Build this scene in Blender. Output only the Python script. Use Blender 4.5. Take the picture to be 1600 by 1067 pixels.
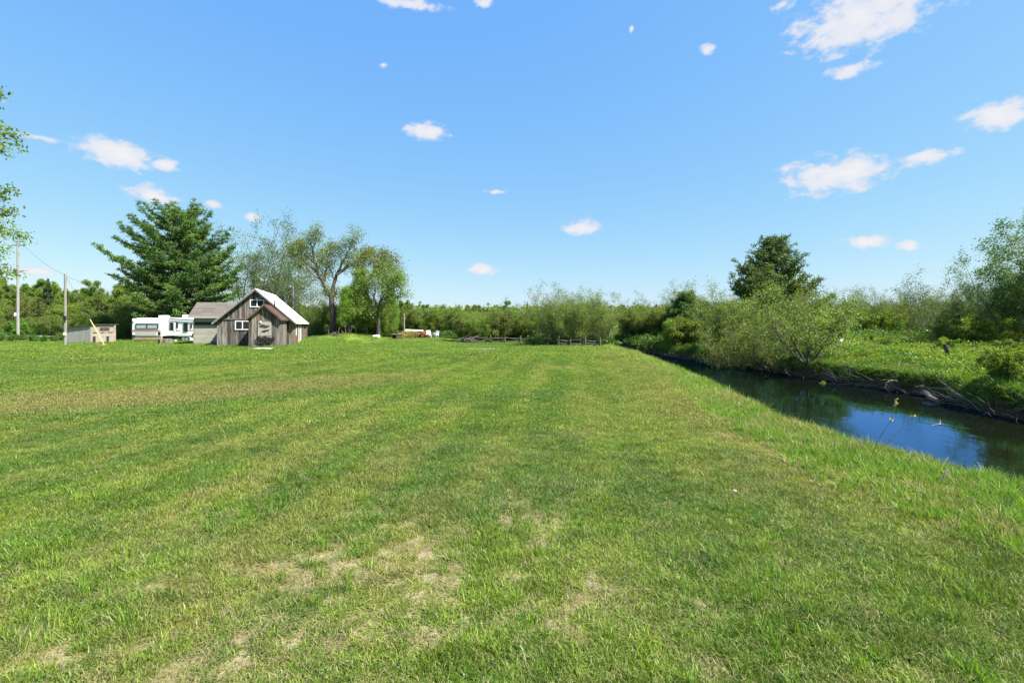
import bpy, math, random
import numpy as np
from mathutils import Vector, Matrix
R = math.radians
for o in list(bpy.data.objects):
    bpy.data.objects.remove(o)
SC = bpy.context.scene
COL = SC.collection

# ------------------------------------------------------------------ camera
FPX = 750.0            # focal length in photo pixels (photo is 1600 wide)
EYE = 2.0
HOR = 507.0
cd = bpy.data.cameras.new('camera')
cam = bpy.data.objects.new('camera', cd)
COL.objects.link(cam)
cam.location = (0, 0, EYE)
cam.rotation_euler = (R(90), 0, 0)
cd.sensor_width = 36.0
cd.lens = FPX / 1600.0 * 36.0
cd.shift_y = -(533.5 - HOR) / 1600.0
cd.clip_start = 0.05
cd.clip_end = 4000
SC.camera = cam

# ------------------------------------------------------------------ sky, sun, exposure
SUN = Vector((.596, -.234, .80)).normalized()
SUN_EL = math.asin(SUN.z)
SUN_AZ = math.atan2(SUN.x, SUN.y)
sd = bpy.data.lights.new('sun', 'SUN')
sd.energy = 4.9
sd.angle = R(0.53)
sd.color = (1.0, .955, .87)
so = bpy.data.objects.new('sun', sd)
COL.objects.link(so)
so.rotation_euler = SUN.to_track_quat('Z', 'Y').to_euler()
SC.view_settings.view_transform = 'Standard'
SC.view_settings.look = 'None'
SC.view_settings.exposure = 1.52
SC.view_settings.gamma = 1.0
SC.view_settings.use_curve_mapping = False
SC.cycles.max_bounces = 6
SC.cycles.diffuse_bounces = 3
SC.cycles.glossy_bounces = 3
SC.cycles.transmission_bounces = 4
SC.cycles.caustics_reflective = False
SC.cycles.caustics_refractive = False

W = bpy.data.worlds.new('World')
SC.world = W
W.use_nodes = True
wn = W.node_tree
wn.nodes.clear()


class NT:
    def __init__(self, nt):
        self.nt = nt

    def n(self, typ, ins=None, **props):
        nd = self.nt.nodes.new(typ)
        for k, v in props.items():
            setattr(nd, k, v)
        if ins:
            for k, v in ins.items():
                s = nd.inputs[k]
                if isinstance(v, bpy.types.NodeSocket):
                    self.nt.links.new(v, s)
                else:
                    s.default_value = v
        return nd

    def math(self, op, a, b=0.0, clamp=False):
        return self.n('ShaderNodeMath', {0: a, 1: b}, operation=op, use_clamp=clamp).outputs[0]

    def mix(self, f, a, b, blend='MIX'):
        nd = self.n('ShaderNodeMix', None, data_type='RGBA', blend_type=blend)
        for i, v in ((0, f), (6, a), (7, b)):
            if isinstance(v, bpy.types.NodeSocket):
                self.nt.links.new(v, nd.inputs[i])
            else:
                nd.inputs[i].default_value = v if not isinstance(v, tuple) or len(v) == 4 else (*v, 1)
        return nd.outputs[2]

    def ramp(self, f, stops):
        nd = self.n('ShaderNodeValToRGB', {0: f})
        e = nd.color_ramp.elements
        while len(e) < len(stops):
            e.new(0.5)
        for q, (p, c) in zip(e, stops):
            q.position = p
            q.color = (*c, 1) if len(c) == 3 else c
        return nd.outputs[0]

    def mapr(self, v, a, b, c=0.0, d=1.0, smooth=False):
        nd = self.n('ShaderNodeMapRange', {'Value': v, 'From Min': a, 'From Max': b, 'To Min': c, 'To Max': d})
        if smooth:
            nd.interpolation_type = 'SMOOTHSTEP'
        return nd.outputs[0]


w = NT(wn)
sky = w.n('ShaderNodeTexSky', sky_type='NISHITA', sun_disc=False, sun_elevation=SUN_EL, sun_rotation=SUN_AZ,
          altitude=200.0, air_density=1.0, dust_density=0.6, ozone_density=2.2)
# film response of the photograph: richer blue, gentler falloff to the horizon
sr = w.n('ShaderNodeSeparateXYZ', {0: sky.outputs[0]})
rr_ = [w.math('MULTIPLY', w.math('POWER', w.math('MULTIPLY', sr.outputs[i], .2018 / c0), g), A / .344)
       for i, (c0, g, A) in enumerate(((.198, .80, .182), (.337, .50, .462), (.604, .03, .965)))]
skyc = w.n('ShaderNodeCombineXYZ', {0: rr_[0], 1: rr_[1], 2: rr_[2]}).outputs[0]
tc = w.n('ShaderNodeTexCoord').outputs['Generated']
sx = w.n('ShaderNodeSeparateXYZ', {0: tc})
az = w.math('ARCTAN2', sx.outputs[0], sx.outputs[1])
hyp = w.math('SQRT', w.math('SUBTRACT', 1.0, w.math('MULTIPLY', sx.outputs[2], sx.outputs[2])))
el = w.math('ARCTAN2', sx.outputs[2], hyp)
ae = w.n('ShaderNodeCombineXYZ', {0: az, 1: el, 2: 0.0}).outputs[0]
nz1 = w.n('ShaderNodeTexNoise', {'Vector': w.n('ShaderNodeMapping', {'Vector': ae, 'Scale': (1, 1.7, 1)}).outputs[0],
                                 'Scale': 33.0, 'Detail': 7.0, 'Roughness': 0.58, 'Distortion': 0.25})
nz2 = w.n('ShaderNodeTexNoise', {'Vector': w.n('ShaderNodeMapping', {'Vector': ae, 'Location': (3, 1, 0), 'Scale': (1, 1.5, 1)}).outputs[0],
                                 'Scale': 9.0, 'Detail': 3.0, 'Roughness': 0.5})
# cumulus puffs: (px, py, half width, half height, strength)
CL = [(1352, 28, 128, 64, 1.), (1330, 108, 60, 22, .45), (1552, 180, 54, 28, 1.), (1450, 246, 44, 14, .9), (1298, 274, 92, 38, 1.),
      (908, 354, 36, 17, .95), (1349, 377, 40, 15, .95), (1420, 383, 22, 12, .8), (1104, 79, 16, 12, .8), (987, 45, 7, 10, .5),
      (187, 241, 62, 27, 1.), (258, 258, 26, 12, .9), (238, 305, 43, 20, 1.), (335, 320, 22, 9, .5), (664, 206, 46, 17, .95),
      (640, 6, 78, 14, .95), (755, 4, 28, 12, .7), (752, 421, 32, 14, .9), (396, 340, 20, 9, .55), (1225, 8, 36, 14, .6),
      (60, 215, 44, 8, .45), (600, 102, 12, 8, .5), (62, 424, 60, 9, .45), (775, 300, 30, 6, .25), (850, 462, 30, 7, .4)]
crs = random.Random(5)
pos = []
for (cx, cy, rx, ry, st) in CL:
    a = math.atan2(cx - 800, FPX)
    dd = math.hypot(cx - 800, FPX)
    e = math.atan2(HOR - cy, dd)
    pos.append((a, e, rx / dd * math.cos(e) * (FPX / dd) ** .0 * .98, ry / dd * math.cos(e) ** 2, st))
for k in range(14):       # the same fair-weather puffs all round the sky
    a = crs.uniform(.95, 5.3)
    e = crs.choice([crs.uniform(.12, .4), crs.uniform(.3, .8)])
    q = crs.uniform(.03, .09)
    pos.append((a if a < math.pi else a - 2 * math.pi, e, q, q * .4, 1.))
acc = None
for (a, e, ra, re, st) in pos:
    s = w.n('ShaderNodeVectorMath', {0: ae, 1: (a, e, 0)}, operation='SUBTRACT').outputs[0]
    s = w.n('ShaderNodeVectorMath', {0: s, 1: (1 / ra, 1 / re, 0)}, operation='MULTIPLY').outputs[0]
    l = w.n('ShaderNodeVectorMath', {0: s}, operation='LENGTH').outputs['Value']
    m = w.math('MULTIPLY', w.math('SUBTRACT', 1.0, l), 1.0)
    if st < 1:
        m = w.math('SUBTRACT', m, (1 - st) * .32)
    acc = m if acc is None else w.math('MAXIMUM', acc, m)
accc = w.math('MAXIMUM', acc, -1.0)
den = w.math('ADD', accc, w.math('MULTIPLY', w.math('SUBTRACT', nz1.outputs[0], 0.5), 1.9))
den = w.math('ADD', den, w.math('MULTIPLY', w.math('SUBTRACT', nz2.outputs[0], 0.5), .9))
cm = w.mapr(den, 0.02, 0.62, 0.0, 0.9, True)
inside = w.mapr(accc, -0.35, 0.0, 0.0, 1.0, True)
cm = w.math('MULTIPLY', cm, inside)
ccol = w.ramp(w.mapr(den, .2, 1.1), [(0, (.80, .84, .95)), (1, (1., .97, .97))])
cbri = w.n('ShaderNodeVectorMath', {0: ccol, 'Scale': 2.75}, operation='SCALE').outputs[0]
fin = w.mix(cm, skyc, cbri)
bg = w.n('ShaderNodeBackground', {'Color': fin, 'Strength': 0.12})
ow = w.n('ShaderNodeOutputWorld', {0: bg.outputs[0]})
W.cycles.sampling_method = 'MANUAL'
W.cycles.sample_map_resolution = 512

# ------------------------------------------------------------------ helpers
def X(px, Y):
    return (px - 800.0) / FPX * Y


def Z(py, Y):
    return EYE + (HOR - py) / FPX * Y


def P3(px, py, Y):
    return Vector((X(px, Y), Y, Z(py, Y)))


def tag(o, label=None, cat=None, group=None, kind=None):
    if label: o['label'] = label
    if cat: o['category'] = cat
    if group: o['group'] = group
    if kind: o['kind'] = kind
    return o


def empty(name, loc, rz=0.0, label=None, cat=None, group=None):
    o = bpy.data.objects.new(name, None)
    o.empty_display_size = .3
    COL.objects.link(o)
    o.location = loc
    o.rotation_euler = (0, 0, rz)
    return tag(o, label, cat, group)


def link_mesh(name, me, mats, parent=None, loc=(0, 0, 0), rz=0.0):
    me.materials.clear()
    for m in (mats if isinstance(mats, (list, tuple)) else [mats]):
        me.materials.append(m)
    o = bpy.data.objects.new(name, me)
    COL.objects.link(o)
    if parent is not None:
        o.parent = parent
    o.location = loc
    o.rotation_euler = (0, 0, rz)
    return o


def mesh_np(name, verts, faces, lv=None, smooth=False, fcol=None, mat_idx=None):
    """verts (n,3), faces list of (m,k) int arrays"""
    me = bpy.data.meshes.new(name)
    verts = np.asarray(verts, dtype=np.float32)
    if not isinstance(faces, (list, tuple)):
        faces = [faces]
    faces = [np.asarray(f, dtype=np.int32) for f in faces if len(f)]
    nl = sum(f.size for f in faces)
    npoly = sum(len(f) for f in faces)
    me.vertices.add(len(verts))
    me.vertices.foreach_set('co', verts.ravel())
    me.loops.add(nl)
    me.loops.foreach_set('vertex_index', np.concatenate([f.ravel() for f in faces]))
    me.polygons.add(npoly)
    tot = np.concatenate([np.full(len(f), f.shape[1], np.int32) for f in faces])
    st = np.concatenate([[0], np.cumsum(tot)[:-1]]).astype(np.int32)
    me.polygons.foreach_set('loop_start', st)
    if smooth:
        me.polygons.foreach_set('use_smooth', np.ones(npoly, dtype=bool))
    if mat_idx is not None:
        me.polygons.foreach_set('material_index', np.asarray(mat_idx, np.int32))
    if lv is not None:
        at = me.attributes.new('lv', 'FLOAT', 'POINT')
        at.data.foreach_set('value', np.asarray(lv, np.float32))
    if fcol is not None:
        at = me.attributes.new('gcol', 'FLOAT_COLOR', 'POINT')
        c = np.ones((len(verts), 4), np.float32)
        c[:, :3] = fcol
        at.data.foreach_set('color', c.ravel())
    me.update(calc_edges=True)
    return me


class MB:
    """collects simple solids, build() makes one mesh object"""
    def __init__(self):
        self.v = []
        self.f = []

    def add(self, vs, fs):
        b = len(self.v)
        self.v += [tuple(q) for q in vs]
        self.f += [tuple(b + i for i in f) for f in fs]
        return self

    def box(self, a, b):
        x0, y0, z0 = a
        x1, y1, z1 = b
        return self.add([(x0, y0, z0), (x1, y0, z0), (x1, y1, z0), (x0, y1, z0), (x0, y0, z1), (x1, y0, z1), (x1, y1, z1), (x0, y1, z1)],
                        [(0, 3, 2, 1), (4, 5, 6, 7), (0, 1, 5, 4), (1, 2, 6, 5), (2, 3, 7, 6), (3, 0, 4, 7)])

    def prism(self, poly, d):
        """poly: list of 3d points, d: extrusion vector"""
        n = len(poly)
        d = Vector(d)
        vs = [Vector(p) for p in poly] + [Vector(p) + d for p in poly]
        fs = [tuple(range(n))[::-1], tuple(range(n, 2 * n))]
        for i in range(n):
            j = (i + 1) % n
            fs.append((i, j, n + j, n + i))
        return self.add(vs, fs)

    def tube(self, pts, rs, n=6, caps=True):
        pts = [Vector(p) for p in pts]
        if not isinstance(rs, (list, tuple)):
            rs = [rs] * len(pts)
        vs = []
        fs = []
        for i, p in enumerate(pts):
            d = (pts[min(i + 1, len(pts) - 1)] - pts[max(i - 1, 0)])
            d = d.normalized() if d.length > 1e-9 else Vector((0, 0, 1))
            a = d.cross(Vector((0.13, .27, 1)) if abs(d.z) < .9 else Vector((1, .1, 0))).normalized()
            b = d.cross(a)
            for k in range(n):
                t = 2 * math.pi * k / n
                vs.append(p + (a * math.cos(t) + b * math.sin(t)) * rs[i])
        for i in range(len(pts) - 1):
            for k in range(n):
                j = (k + 1) % n
                fs.append((i * n + k, i * n + j, (i + 1) * n + j, (i + 1) * n + k))
        if caps:
            fs.append(tuple(range(n))[::-1])
            fs.append(tuple(range((len(pts) - 1) * n, len(pts) * n)))
        return self.add(vs, fs)

    def build(self, name, mat, parent=None, loc=(0, 0, 0), rz=0.0, smooth=False, bevel=0.0):
        me = bpy.data.meshes.new(name)
        me.from_pydata(self.v, [], self.f)
        if smooth:
            for p in me.polygons:
                p.use_smooth = True
        me.update()
        o = link_mesh(name, me, mat, parent, loc, rz)
        if bevel:
            m = o.modifiers.new('bevel', 'BEVEL')
            m.width = bevel
            m.segments = 2
            m.limit_method = 'ANGLE'
        return o


# value noise on numpy arrays
def _hash(ix, iy, s):
    h = (ix * 374761393 + iy * 668265263 + s * 974634777) & 0xFFFFFFFF
    h = ((h ^ (h >> 13)) * 1274126177) & 0xFFFFFFFF
    return ((h ^ (h >> 16)) & 0xFFFFFF) / float(0xFFFFFF)


def vnoise(x, y, sc=1.0, seed=0, octv=3, rough=.5):
    x = np.asarray(x, float) / sc
    y = np.asarray(y, float) / sc
    out = 0
    amp = 1
    tot = 0
    for o in range(octv):
        fx = np.floor(x)
        fy = np.floor(y)
        ix = fx.astype(np.int64)
        iy = fy.astype(np.int64)
        tx = x - fx
        ty = y - fy
        tx = tx * tx * (3 - 2 * tx)
        ty = ty * ty * (3 - 2 * ty)
        s = seed * 13 + o
        a = _hash(ix, iy, s) * (1 - tx) + _hash(ix + 1, iy, s) * tx
        b = _hash(ix, iy + 1, s) * (1 - tx) + _hash(ix + 1, iy + 1, s) * tx
        out = out + amp * (a * (1 - ty) + b * ty)
        tot += amp
        amp *= rough
        x = x * 2.03 + 17.1
        y = y * 2.03 + 5.7
    return out / tot


def sstep(v, a, b):
    t = np.clip((v - a) / (b - a), 0, 1)
    return t * t * (3 - 2 * t)


# ------------------------------------------------------------------ materials
def new_mat(name):
    m = bpy.data.materials.new(name)
    m.use_nodes = True
    m.node_tree.nodes.clear()
    return m, NT(m.node_tree)


def finish(t, shader):
    t.n('ShaderNodeOutputMaterial', {0: shader})


def leaf_mat(name, dark, light, trans=.4, rnd=.25, hue=.02, gloss=.025):
    m, t = new_mat(name)
    lv = t.n('ShaderNodeAttribute', attribute_name='lv').outputs['Fac']
    oi = t.n('ShaderNodeObjectInfo').outputs['Random']
    c = t.mix(lv, dark, light)
    c = t.n('ShaderNodeHueSaturation', {'Hue': t.mapr(oi, 0, 1, .5 - hue, .5 + hue), 'Saturation': 1.0,
                                        'Value': t.mapr(oi, 0, 1, 1 - rnd, 1 + rnd), 'Color': c}).outputs[0]
    d = t.n('ShaderNodeBsdfDiffuse', {'Color': c}).outputs[0]
    tr = t.n('ShaderNodeBsdfTranslucent', {'Color': t.n('ShaderNodeHueSaturation', {'Hue': .49, 'Saturation': 1.1, 'Value': 1.25, 'Color': c}).outputs[0]}).outputs[0]
    s = t.n('ShaderNodeMixShader', {0: trans, 1: d, 2: tr}).outputs[0]
    g = t.n('ShaderNodeBsdfGlossy', {'Color': (1, 1, 1, 1), 'Roughness': .6}).outputs[0]
    s = t.n('ShaderNodeMixShader', {0: gloss, 1: s, 2: g}).outputs[0]
    finish(t, s)
    return m


def rough_mat(name, c1, c2, scale=3.0, stretch=(1, 1, 1), rough=.85, bump=.3, bscale=None, metal=0.0, rnd=0.0, c3=None, coord='Object', spec=.3, contrast=(.35, .65)):
    m, t = new_mat(name)
    tc = t.n('ShaderNodeTexCoord').outputs[coord]
    mp = t.n('ShaderNodeMapping', {'Vector': tc, 'Scale': stretch}).outputs[0]
    oi = t.n('ShaderNodeObjectInfo').outputs['Random']
    off = t.n('ShaderNodeVectorMath', {0: mp, 1: t.n('ShaderNodeCombineXYZ', {0: t.math('MULTIPLY', oi, 37.0), 1: t.math('MULTIPLY', oi, 91.0)}).outputs[0]}, operation='ADD').outputs[0]
    nz = t.n('ShaderNodeTexNoise', {'Vector': off, 'Scale': scale, 'Detail': 6.0, 'Roughness': .62}).outputs[0]
    c = t.mix(t.mapr(nz, contrast[0], contrast[1], 0, 1), c1, c2)
    if c3:
        n3 = t.n('ShaderNodeTexNoise', {'Vector': off, 'Scale': scale * .3, 'Detail': 4.0}).outputs[0]
        c = t.mix(t.mapr(n3, .55, .68), c, c3)
    if rnd:
        c = t.n('ShaderNodeHueSaturation', {'Hue': t.mapr(oi, 0, 1, .493, .507), 'Value': t.mapr(oi, 0, 1, 1 - rnd, 1 + rnd), 'Color': c}).outputs[0]
    nb = t.n('ShaderNodeTexNoise', {'Vector': off, 'Scale': bscale or scale * 4, 'Detail': 5.0}).outputs[0]
    bp = t.n('ShaderNodeBump', {'Strength': bump, 'Distance': .02, 'Height': nb}).outputs[0]
    s = t.n('ShaderNodeBsdfPrincipled', {'Base Color': c, 'Roughness': rough, 'Metallic': metal, 'Normal': bp, 'Specular IOR Level': spec}).outputs[0]
    finish(t, s)
    return m


M = {}
M['pine'] = leaf_mat('pine_needles', (.026, .07, .018), (.145, .24, .036), .36, .1, .01, .02)
M['pine2'] = leaf_mat('pine_needles_dense', (.03, .07, .022), (.145, .24, .045), .38, .12, .01, .02)
M['spruce'] = leaf_mat('spruce_needles', (.025, .05, .018), (.075, .12, .035), .25, .2, .01, .02)
M['leafy'] = leaf_mat('spring_leaves', (.08, .14, .016), (.205, .295, .032), .5, .22, .02)
M['olive'] = leaf_mat('olive_leaves', (.085, .122, .022), (.21, .265, .044), .5, .22, .022)
M['bright'] = leaf_mat('bright_leaves', (.09, .16, .015), (.22, .31, .03), .45, .15, .02)
M['cool'] = leaf_mat('cool_leaves', (.055, .105, .03), (.15, .225, .055), .45, .2, .02)
M['alder'] = leaf_mat('alder_leaves', (.08, .13, .024), (.205, .275, .045), .5, .15, .015)
M['under'] = leaf_mat('undergrowth_leaves', (.04, .09, .012), (.15, .27, .03), .4, .2, .02)
M['straw_leaf'] = leaf_mat('dry_flower_heads', (.20, .17, .04), (.38, .32, .09), .3, .2, .02)
M['bark'] = rough_mat('bark_grey', (.07, .06, .045), (.17, .15, .12), 6, (1, 1, .3), .95, .6)
M['barkd'] = rough_mat('bark_dark', (.035, .03, .025), (.095, .085, .068), 6, (1, 1, .3), .95, .6)
M['twig'] = rough_mat('bleached_branches', (.085, .067, .052), (.22, .18, .145), 5, (1, 1, 1), .9, .4, rnd=.35)
# ------------------------------------------------------------------ terrain
YN = [-60, -30, -5, 0, 3, 6.1, 8.7, 12, 16, 20, 25, 33, 40, 45, 60, 80, 120, 400]
XN = [24, 15, 10.2, 8.3, 7.1, 6.35, 5.75, 5.85, 6.45, 7.2, 7.9, 8.6, 8.9, 9.2, 10, 12, 16, 60]
YF = [-60, -30, 0, 8, 13.9, 18.3, 23.4, 29.5, 35.5, 50, 60, 80, 120, 400]
XF = [34, 24, 15.5, 14.6, 14.9, 16.3, 15.8, 15.4, 14.3, 13.4, 13.6, 15.5, 19, 64]
WATER = -0.78


def xn(y):
    y = np.asarray(y, float)
    return np.interp(y, YN, XN) + .5 * (vnoise(y, y * 0, 1.1, 3, 3) - .5)


def xf(y):
    y = np.asarray(y, float)
    return np.interp(y, YF, XF) + .9 * (vnoise(y, y * 0, 2.2, 4, 3) - .5)


def mound(x, y):
    g = .42 * np.exp(-(((x + 27) / 7) ** 2 + ((y - 54) / 6) ** 2))
    g = g + .85 * np.exp(-(((x + 20.0) / 3.6) ** 2 + ((y - 59) / 4.5) ** 2))
    g = g + .3 * np.exp(-(((x + 10.0) / 5) ** 2 + ((y - 60) / 4) ** 2))
    return g


def hill(x, y):
    d = np.clip((y - 75) / 150, 0, 1)
    l = sstep(-x / (np.abs(y) + 1), .55, 1.05)
    return 9.0 * d * l + 1.2 * sstep(y, 130, 400)


def H(x, y):
    x = np.asarray(x, float)
    y = np.asarray(y, float)
    a = xn(y)
    b = xf(y)
    und = .16 * (vnoise(x, y, 6, 11, 2) - .5) * sstep(y, 5, 15) + .03 * (vnoise(x, y, .7, 12, 2) - .5)
    near = und - .12 * sstep(x, a - 1.6, a) + mound(x, y) + hill(x, y)
    bot = -1.35
    t1 = sstep(x, a, a + 1.5)
    zn = near * (1 - t1) + bot * t1
    s = x - b
    far = -.05 + .12 * sstep(s, .3, 3) + .35 * sstep(s, 3, 18) + .5 * sstep(s, 15, 50) + .25 * (vnoise(x, y, 2.0, 13, 3) - .5) * sstep(s, .2, 2)
    t2 = sstep(s, -.35, .22)
    zf = bot * (1 - t2) + far * t2
    mid = (a + b) / 2
    riv = np.where(x < mid, zn, zf)
    dry = near * (x < b) + far * (x >= b)
    k = sstep(y, 95, 130)
    return riv * (1 - k) + dry * k


def Hf(x, y):
    return float(H(np.array([x]), np.array([y]))[0])


def bare_mask(x, y, off=0.0):
    """0..1 bare straw-coloured soil"""
    # patches lower left of the picture
    al = (x + 1.45 + y - 3.3) * .707
    ac = (y - 3.3 - x - 1.45) * .707
    reg = np.exp(-((al / 1.9) ** 4 + (ac / 1.2) ** 2))
    reg3 = .8 * np.exp(-(((x - .1) / 1.1) ** 2 + ((y - 3.9) / 1.3) ** 2))
    reg2 = .8 * np.exp(-(((x + 2.6) / 1.6) ** 2 + ((y - 2.55) / .7) ** 2))
    reg = np.maximum(np.maximum(reg, reg2), reg3)
    n = vnoise(al / 1.6 + 3.3, ac + 1.7, .21, 29, 4, .75)
    m = .9 * sstep(n + off + .34 * (reg - 1), .405, .515) * (.35 + .65 * sstep(vnoise(x, y, .11, 28, 2) + off, .34, .52))
    n2 = vnoise(x, y, .5, 22, 3, .6)
    lowb = sstep(n2 + .3 * vnoise(x, y, 2.5, 23, 2), .85, 1.0) * .6 * sstep(-y, -8, -3)
    m = np.maximum(m, lowb)
    # thin scuffed line along the river path
    e = x - (xn(y) - 1.9 - .2 * (vnoise(y, x * 0, 2, 24, 2) - .5))
    m = np.maximum(m, .7 * np.exp(-(e / .28) ** 2) * sstep(vnoise(x, y, .6, 25, 2), .35, .6) * sstep(-y, -16, -8))
    sp = ((x - X(883, 22)) / .8) ** 2 + ((y - 22) / 1.2) ** 2
    return np.clip(m + .8 * np.exp(-sp) * (n > .5), 0, 1)


def lawn_col(x, y):
    """base colour of grass blades at a point"""
    x = np.asarray(x, float)
    y = np.asarray(y, float)
    g1 = np.array([.082, .158, .015])
    g2 = np.array([.168, .245, .024])
    dr = np.array([.270, .245, .070])
    bl = np.array([.070, .145, .026])
    n1 = vnoise(x, y, 2.6, 31, 4)
    n2 = vnoise(x, y, .5, 32, 3)
    n3 = vnoise(x + 40, y, 5.0, 33, 3)
    # mowing passes converge up the middle of the lawn, curved at left
    u = x - .12 * y - .0035 * np.clip(-x, 0, 40) * y
    st = .5 + .5 * np.sin(u / 1.5 * 2 * math.pi + .8 * vnoise(x, y, 8, 34, 2))
    f = np.clip(.5 + 1.2 * (n1 - .5) + .9 * (n2 - .5) + .42 * (st - .5) + 1.0 * (vnoise(x, y, .16, 47, 2) - .5), 0, 1)[:, None]
    c = g1 * (1 - f) + g2 * f
    b = (sstep(n3 + .35 * (n2 - .5), .52, .72) * .6)[:, None]
    c = c * (1 - b) + bl * b
    # dry swaths
    dd = sstep(vnoise(x * 1.0, y * .45, 1.1, 35, 5, .68) + .22 * (st - .5), .5, .76) * .42
    # broad olive band sweeping across the left of the lawn
    lc = 15.2 + (x + 8) * .72 + .012 * (x + 8) ** 2
    band = np.exp(-((y - lc) / (2.3 + .04 * np.abs(x))) ** 4) * sstep(-x, 1.0, 8.0) * .8 * (.5 + .7 * vnoise(x, y, 1.3, 36, 4))
    band2 = np.exp(-((y - lc - 7.5) / 1.3) ** 2) * sstep(-x, 4, 10) * .35 * vnoise(x, y, 1.0, 37, 3)
    edge = .6 * sstep(x - xn(y), -4.6, -1.6) * vnoise(x, y, 1.0, 38, 3) * 1.3
    mids = .35 * sstep(vnoise(x, y, 1.3, 39, 4), .55, .75) * sstep(x, -1, 3) * .8
    d = np.clip(np.maximum.reduce([dd, band, band2, edge, mids]) + .6 * bare_mask(x, y), 0, .88)[:, None]
    c = c * (1 - d) + dr * d
    bb = (np.clip(band, 0, 1) * .55)[:, None]
    c = c * (1 - bb) + np.array([.165, .155, .055]) * bb
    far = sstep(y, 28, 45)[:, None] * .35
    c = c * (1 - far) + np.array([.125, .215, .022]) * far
    return c


def ground_col(x, y):
    c = lawn_col(x, y)
    n = vnoise(x, y, .25, 41, 3)[:, None]
    soil = np.array([.045, .042, .022]) * (.7 + .6 * n)
    thatch = np.array([.15, .125, .07]) * (.7 + .6 * n)
    bm = bare_mask(x, y)[:, None]
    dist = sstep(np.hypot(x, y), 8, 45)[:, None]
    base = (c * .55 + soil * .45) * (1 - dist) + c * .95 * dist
    base = base * (1 - bm) + (np.array([.34, .285, .20]) * (.75 + .45 * n)) * bm
    base = base * .88 + thatch * .12
    a = xn(y)
    b = xf(y)
    s = x - b
    mud = np.array([.075, .052, .032]) * (.6 + .8 * n)
    wet = (sstep(x, a + .35, a + .9) * (s < .15))[:, None]
    base = base * (1 - wet) + mud * wet
    mead = np.array([.075, .12, .02]) * (.7 + .6 * n)
    fm = sstep(s, .15, .6)[:, None]
    base = base * (1 - fm) + mead * fm
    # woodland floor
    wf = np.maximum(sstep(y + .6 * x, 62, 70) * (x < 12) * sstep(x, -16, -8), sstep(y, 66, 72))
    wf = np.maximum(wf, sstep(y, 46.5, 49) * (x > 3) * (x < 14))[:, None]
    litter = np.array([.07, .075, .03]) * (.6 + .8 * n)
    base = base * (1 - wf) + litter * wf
    return base


# rows by depth, columns follow the river edges
rows = np.concatenate([np.linspace(-40, -2, 20), np.arange(-1.5, 1.4, .15), 1.4 * 1.022 ** np.arange(0, 255), [420, 520, 700, 1000, 1500, 2500]])
rows = rows[np.concatenate([[True], np.diff(rows) > .01])]
rows = rows[(rows < 361) | (rows > 415)]
t = np.linspace(0, 1, 210)
left = 1 - np.sinh(t * 6.6) / np.sinh(6.6)          # 1..0 fraction
lefto = np.concatenate([[2500], 2500 * (np.sinh((1 - t) * 6.6 * 1.25) / np.sinh(6.6 * 1.25))])
lefto = np.unique(np.round(lefto, 4))[::-1]           # distance left of the near bank edge
lefto = np.concatenate([lefto[lefto > 12], np.linspace(12, 0, 280)])
midf = np.linspace(0, 1, 26)[1:-1]
righto = np.concatenate([np.linspace(0, .5, 6), np.linspace(.6, 14, 46), 14 + 2500 * (np.sinh(np.linspace(0, 1, 50)[1:] * 8) / np.sinh(8))])
GV = []
for yy in rows:
    a = float(xn(np.array([yy]))[0])
    b = float(xf(np.array([yy]))[0])
    mids_ = np.concatenate([a + np.linspace(.15, 1.6, 10), np.linspace(a + 1.8, b - .7, 6), b - np.array([.5, .4, .3, .22, .15, .08])])
    mids_ = np.sort(mids_)
    rr_ = max(1.0, yy / 28.0)
    lo_ = lefto * 1.0
    xs = np.concatenate([a - lo_, mids_, b + righto])
    GV.append(np.stack([xs, np.full_like(xs, yy)], 1))
GV = np.array(GV)
nr, nc = GV.shape[:2]
gx = GV[..., 0].ravel()
gy = GV[..., 1].ravel()
gz = H(gx, gy)
idx = np.arange(nr * nc).reshape(nr, nc)
gf = np.stack([idx[:-1, :-1], idx[:-1, 1:], idx[1:, 1:], idx[1:, :-1]], -1).reshape(-1, 4)
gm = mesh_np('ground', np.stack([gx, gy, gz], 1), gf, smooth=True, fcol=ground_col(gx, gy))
m, t_ = new_mat('lawn_soil')
gc = t_.n('ShaderNodeAttribute', attribute_name='gcol').outputs['Color']
gp = t_.n('ShaderNodeNewGeometry').outputs['Position']
n1_ = t_.n('ShaderNodeTexNoise', {'Vector': gp, 'Scale': 9.0, 'Detail': 8.0, 'Roughness': .7}).outputs[0]
n2_ = t_.n('ShaderNodeTexNoise', {'Vector': gp, 'Scale': 45.0, 'Detail': 5.0, 'Roughness': .7}).outputs[0]
cc_ = t_.mix(1.0, gc, t_.ramp(n1_, [(.3, (.62, .64, .6)), (.7, (1.3, 1.28, 1.2))]), 'MULTIPLY')
cc_ = t_.mix(1.0, cc_, t_.ramp(n2_, [(.3, (.7, .72, .7)), (.7, (1.25, 1.22, 1.18))]), 'MULTIPLY')
bmp = t_.n('ShaderNodeBump', {'Strength': .8, 'Distance': .03, 'Height': t_.math('ADD', n1_, t_.math('MULTIPLY', n2_, .5))}).outputs[0]
finish(t_, t_.n('ShaderNodeBsdfPrincipled', {'Base Color': cc_, 'Roughness': .95, 'Specular IOR Level': .1, 'Normal': bmp}).outputs[0])
M['ground'] = m
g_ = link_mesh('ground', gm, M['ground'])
tag(g_, 'mown green lawn sloping to the river bank with meadow beyond', kind='structure')

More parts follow.
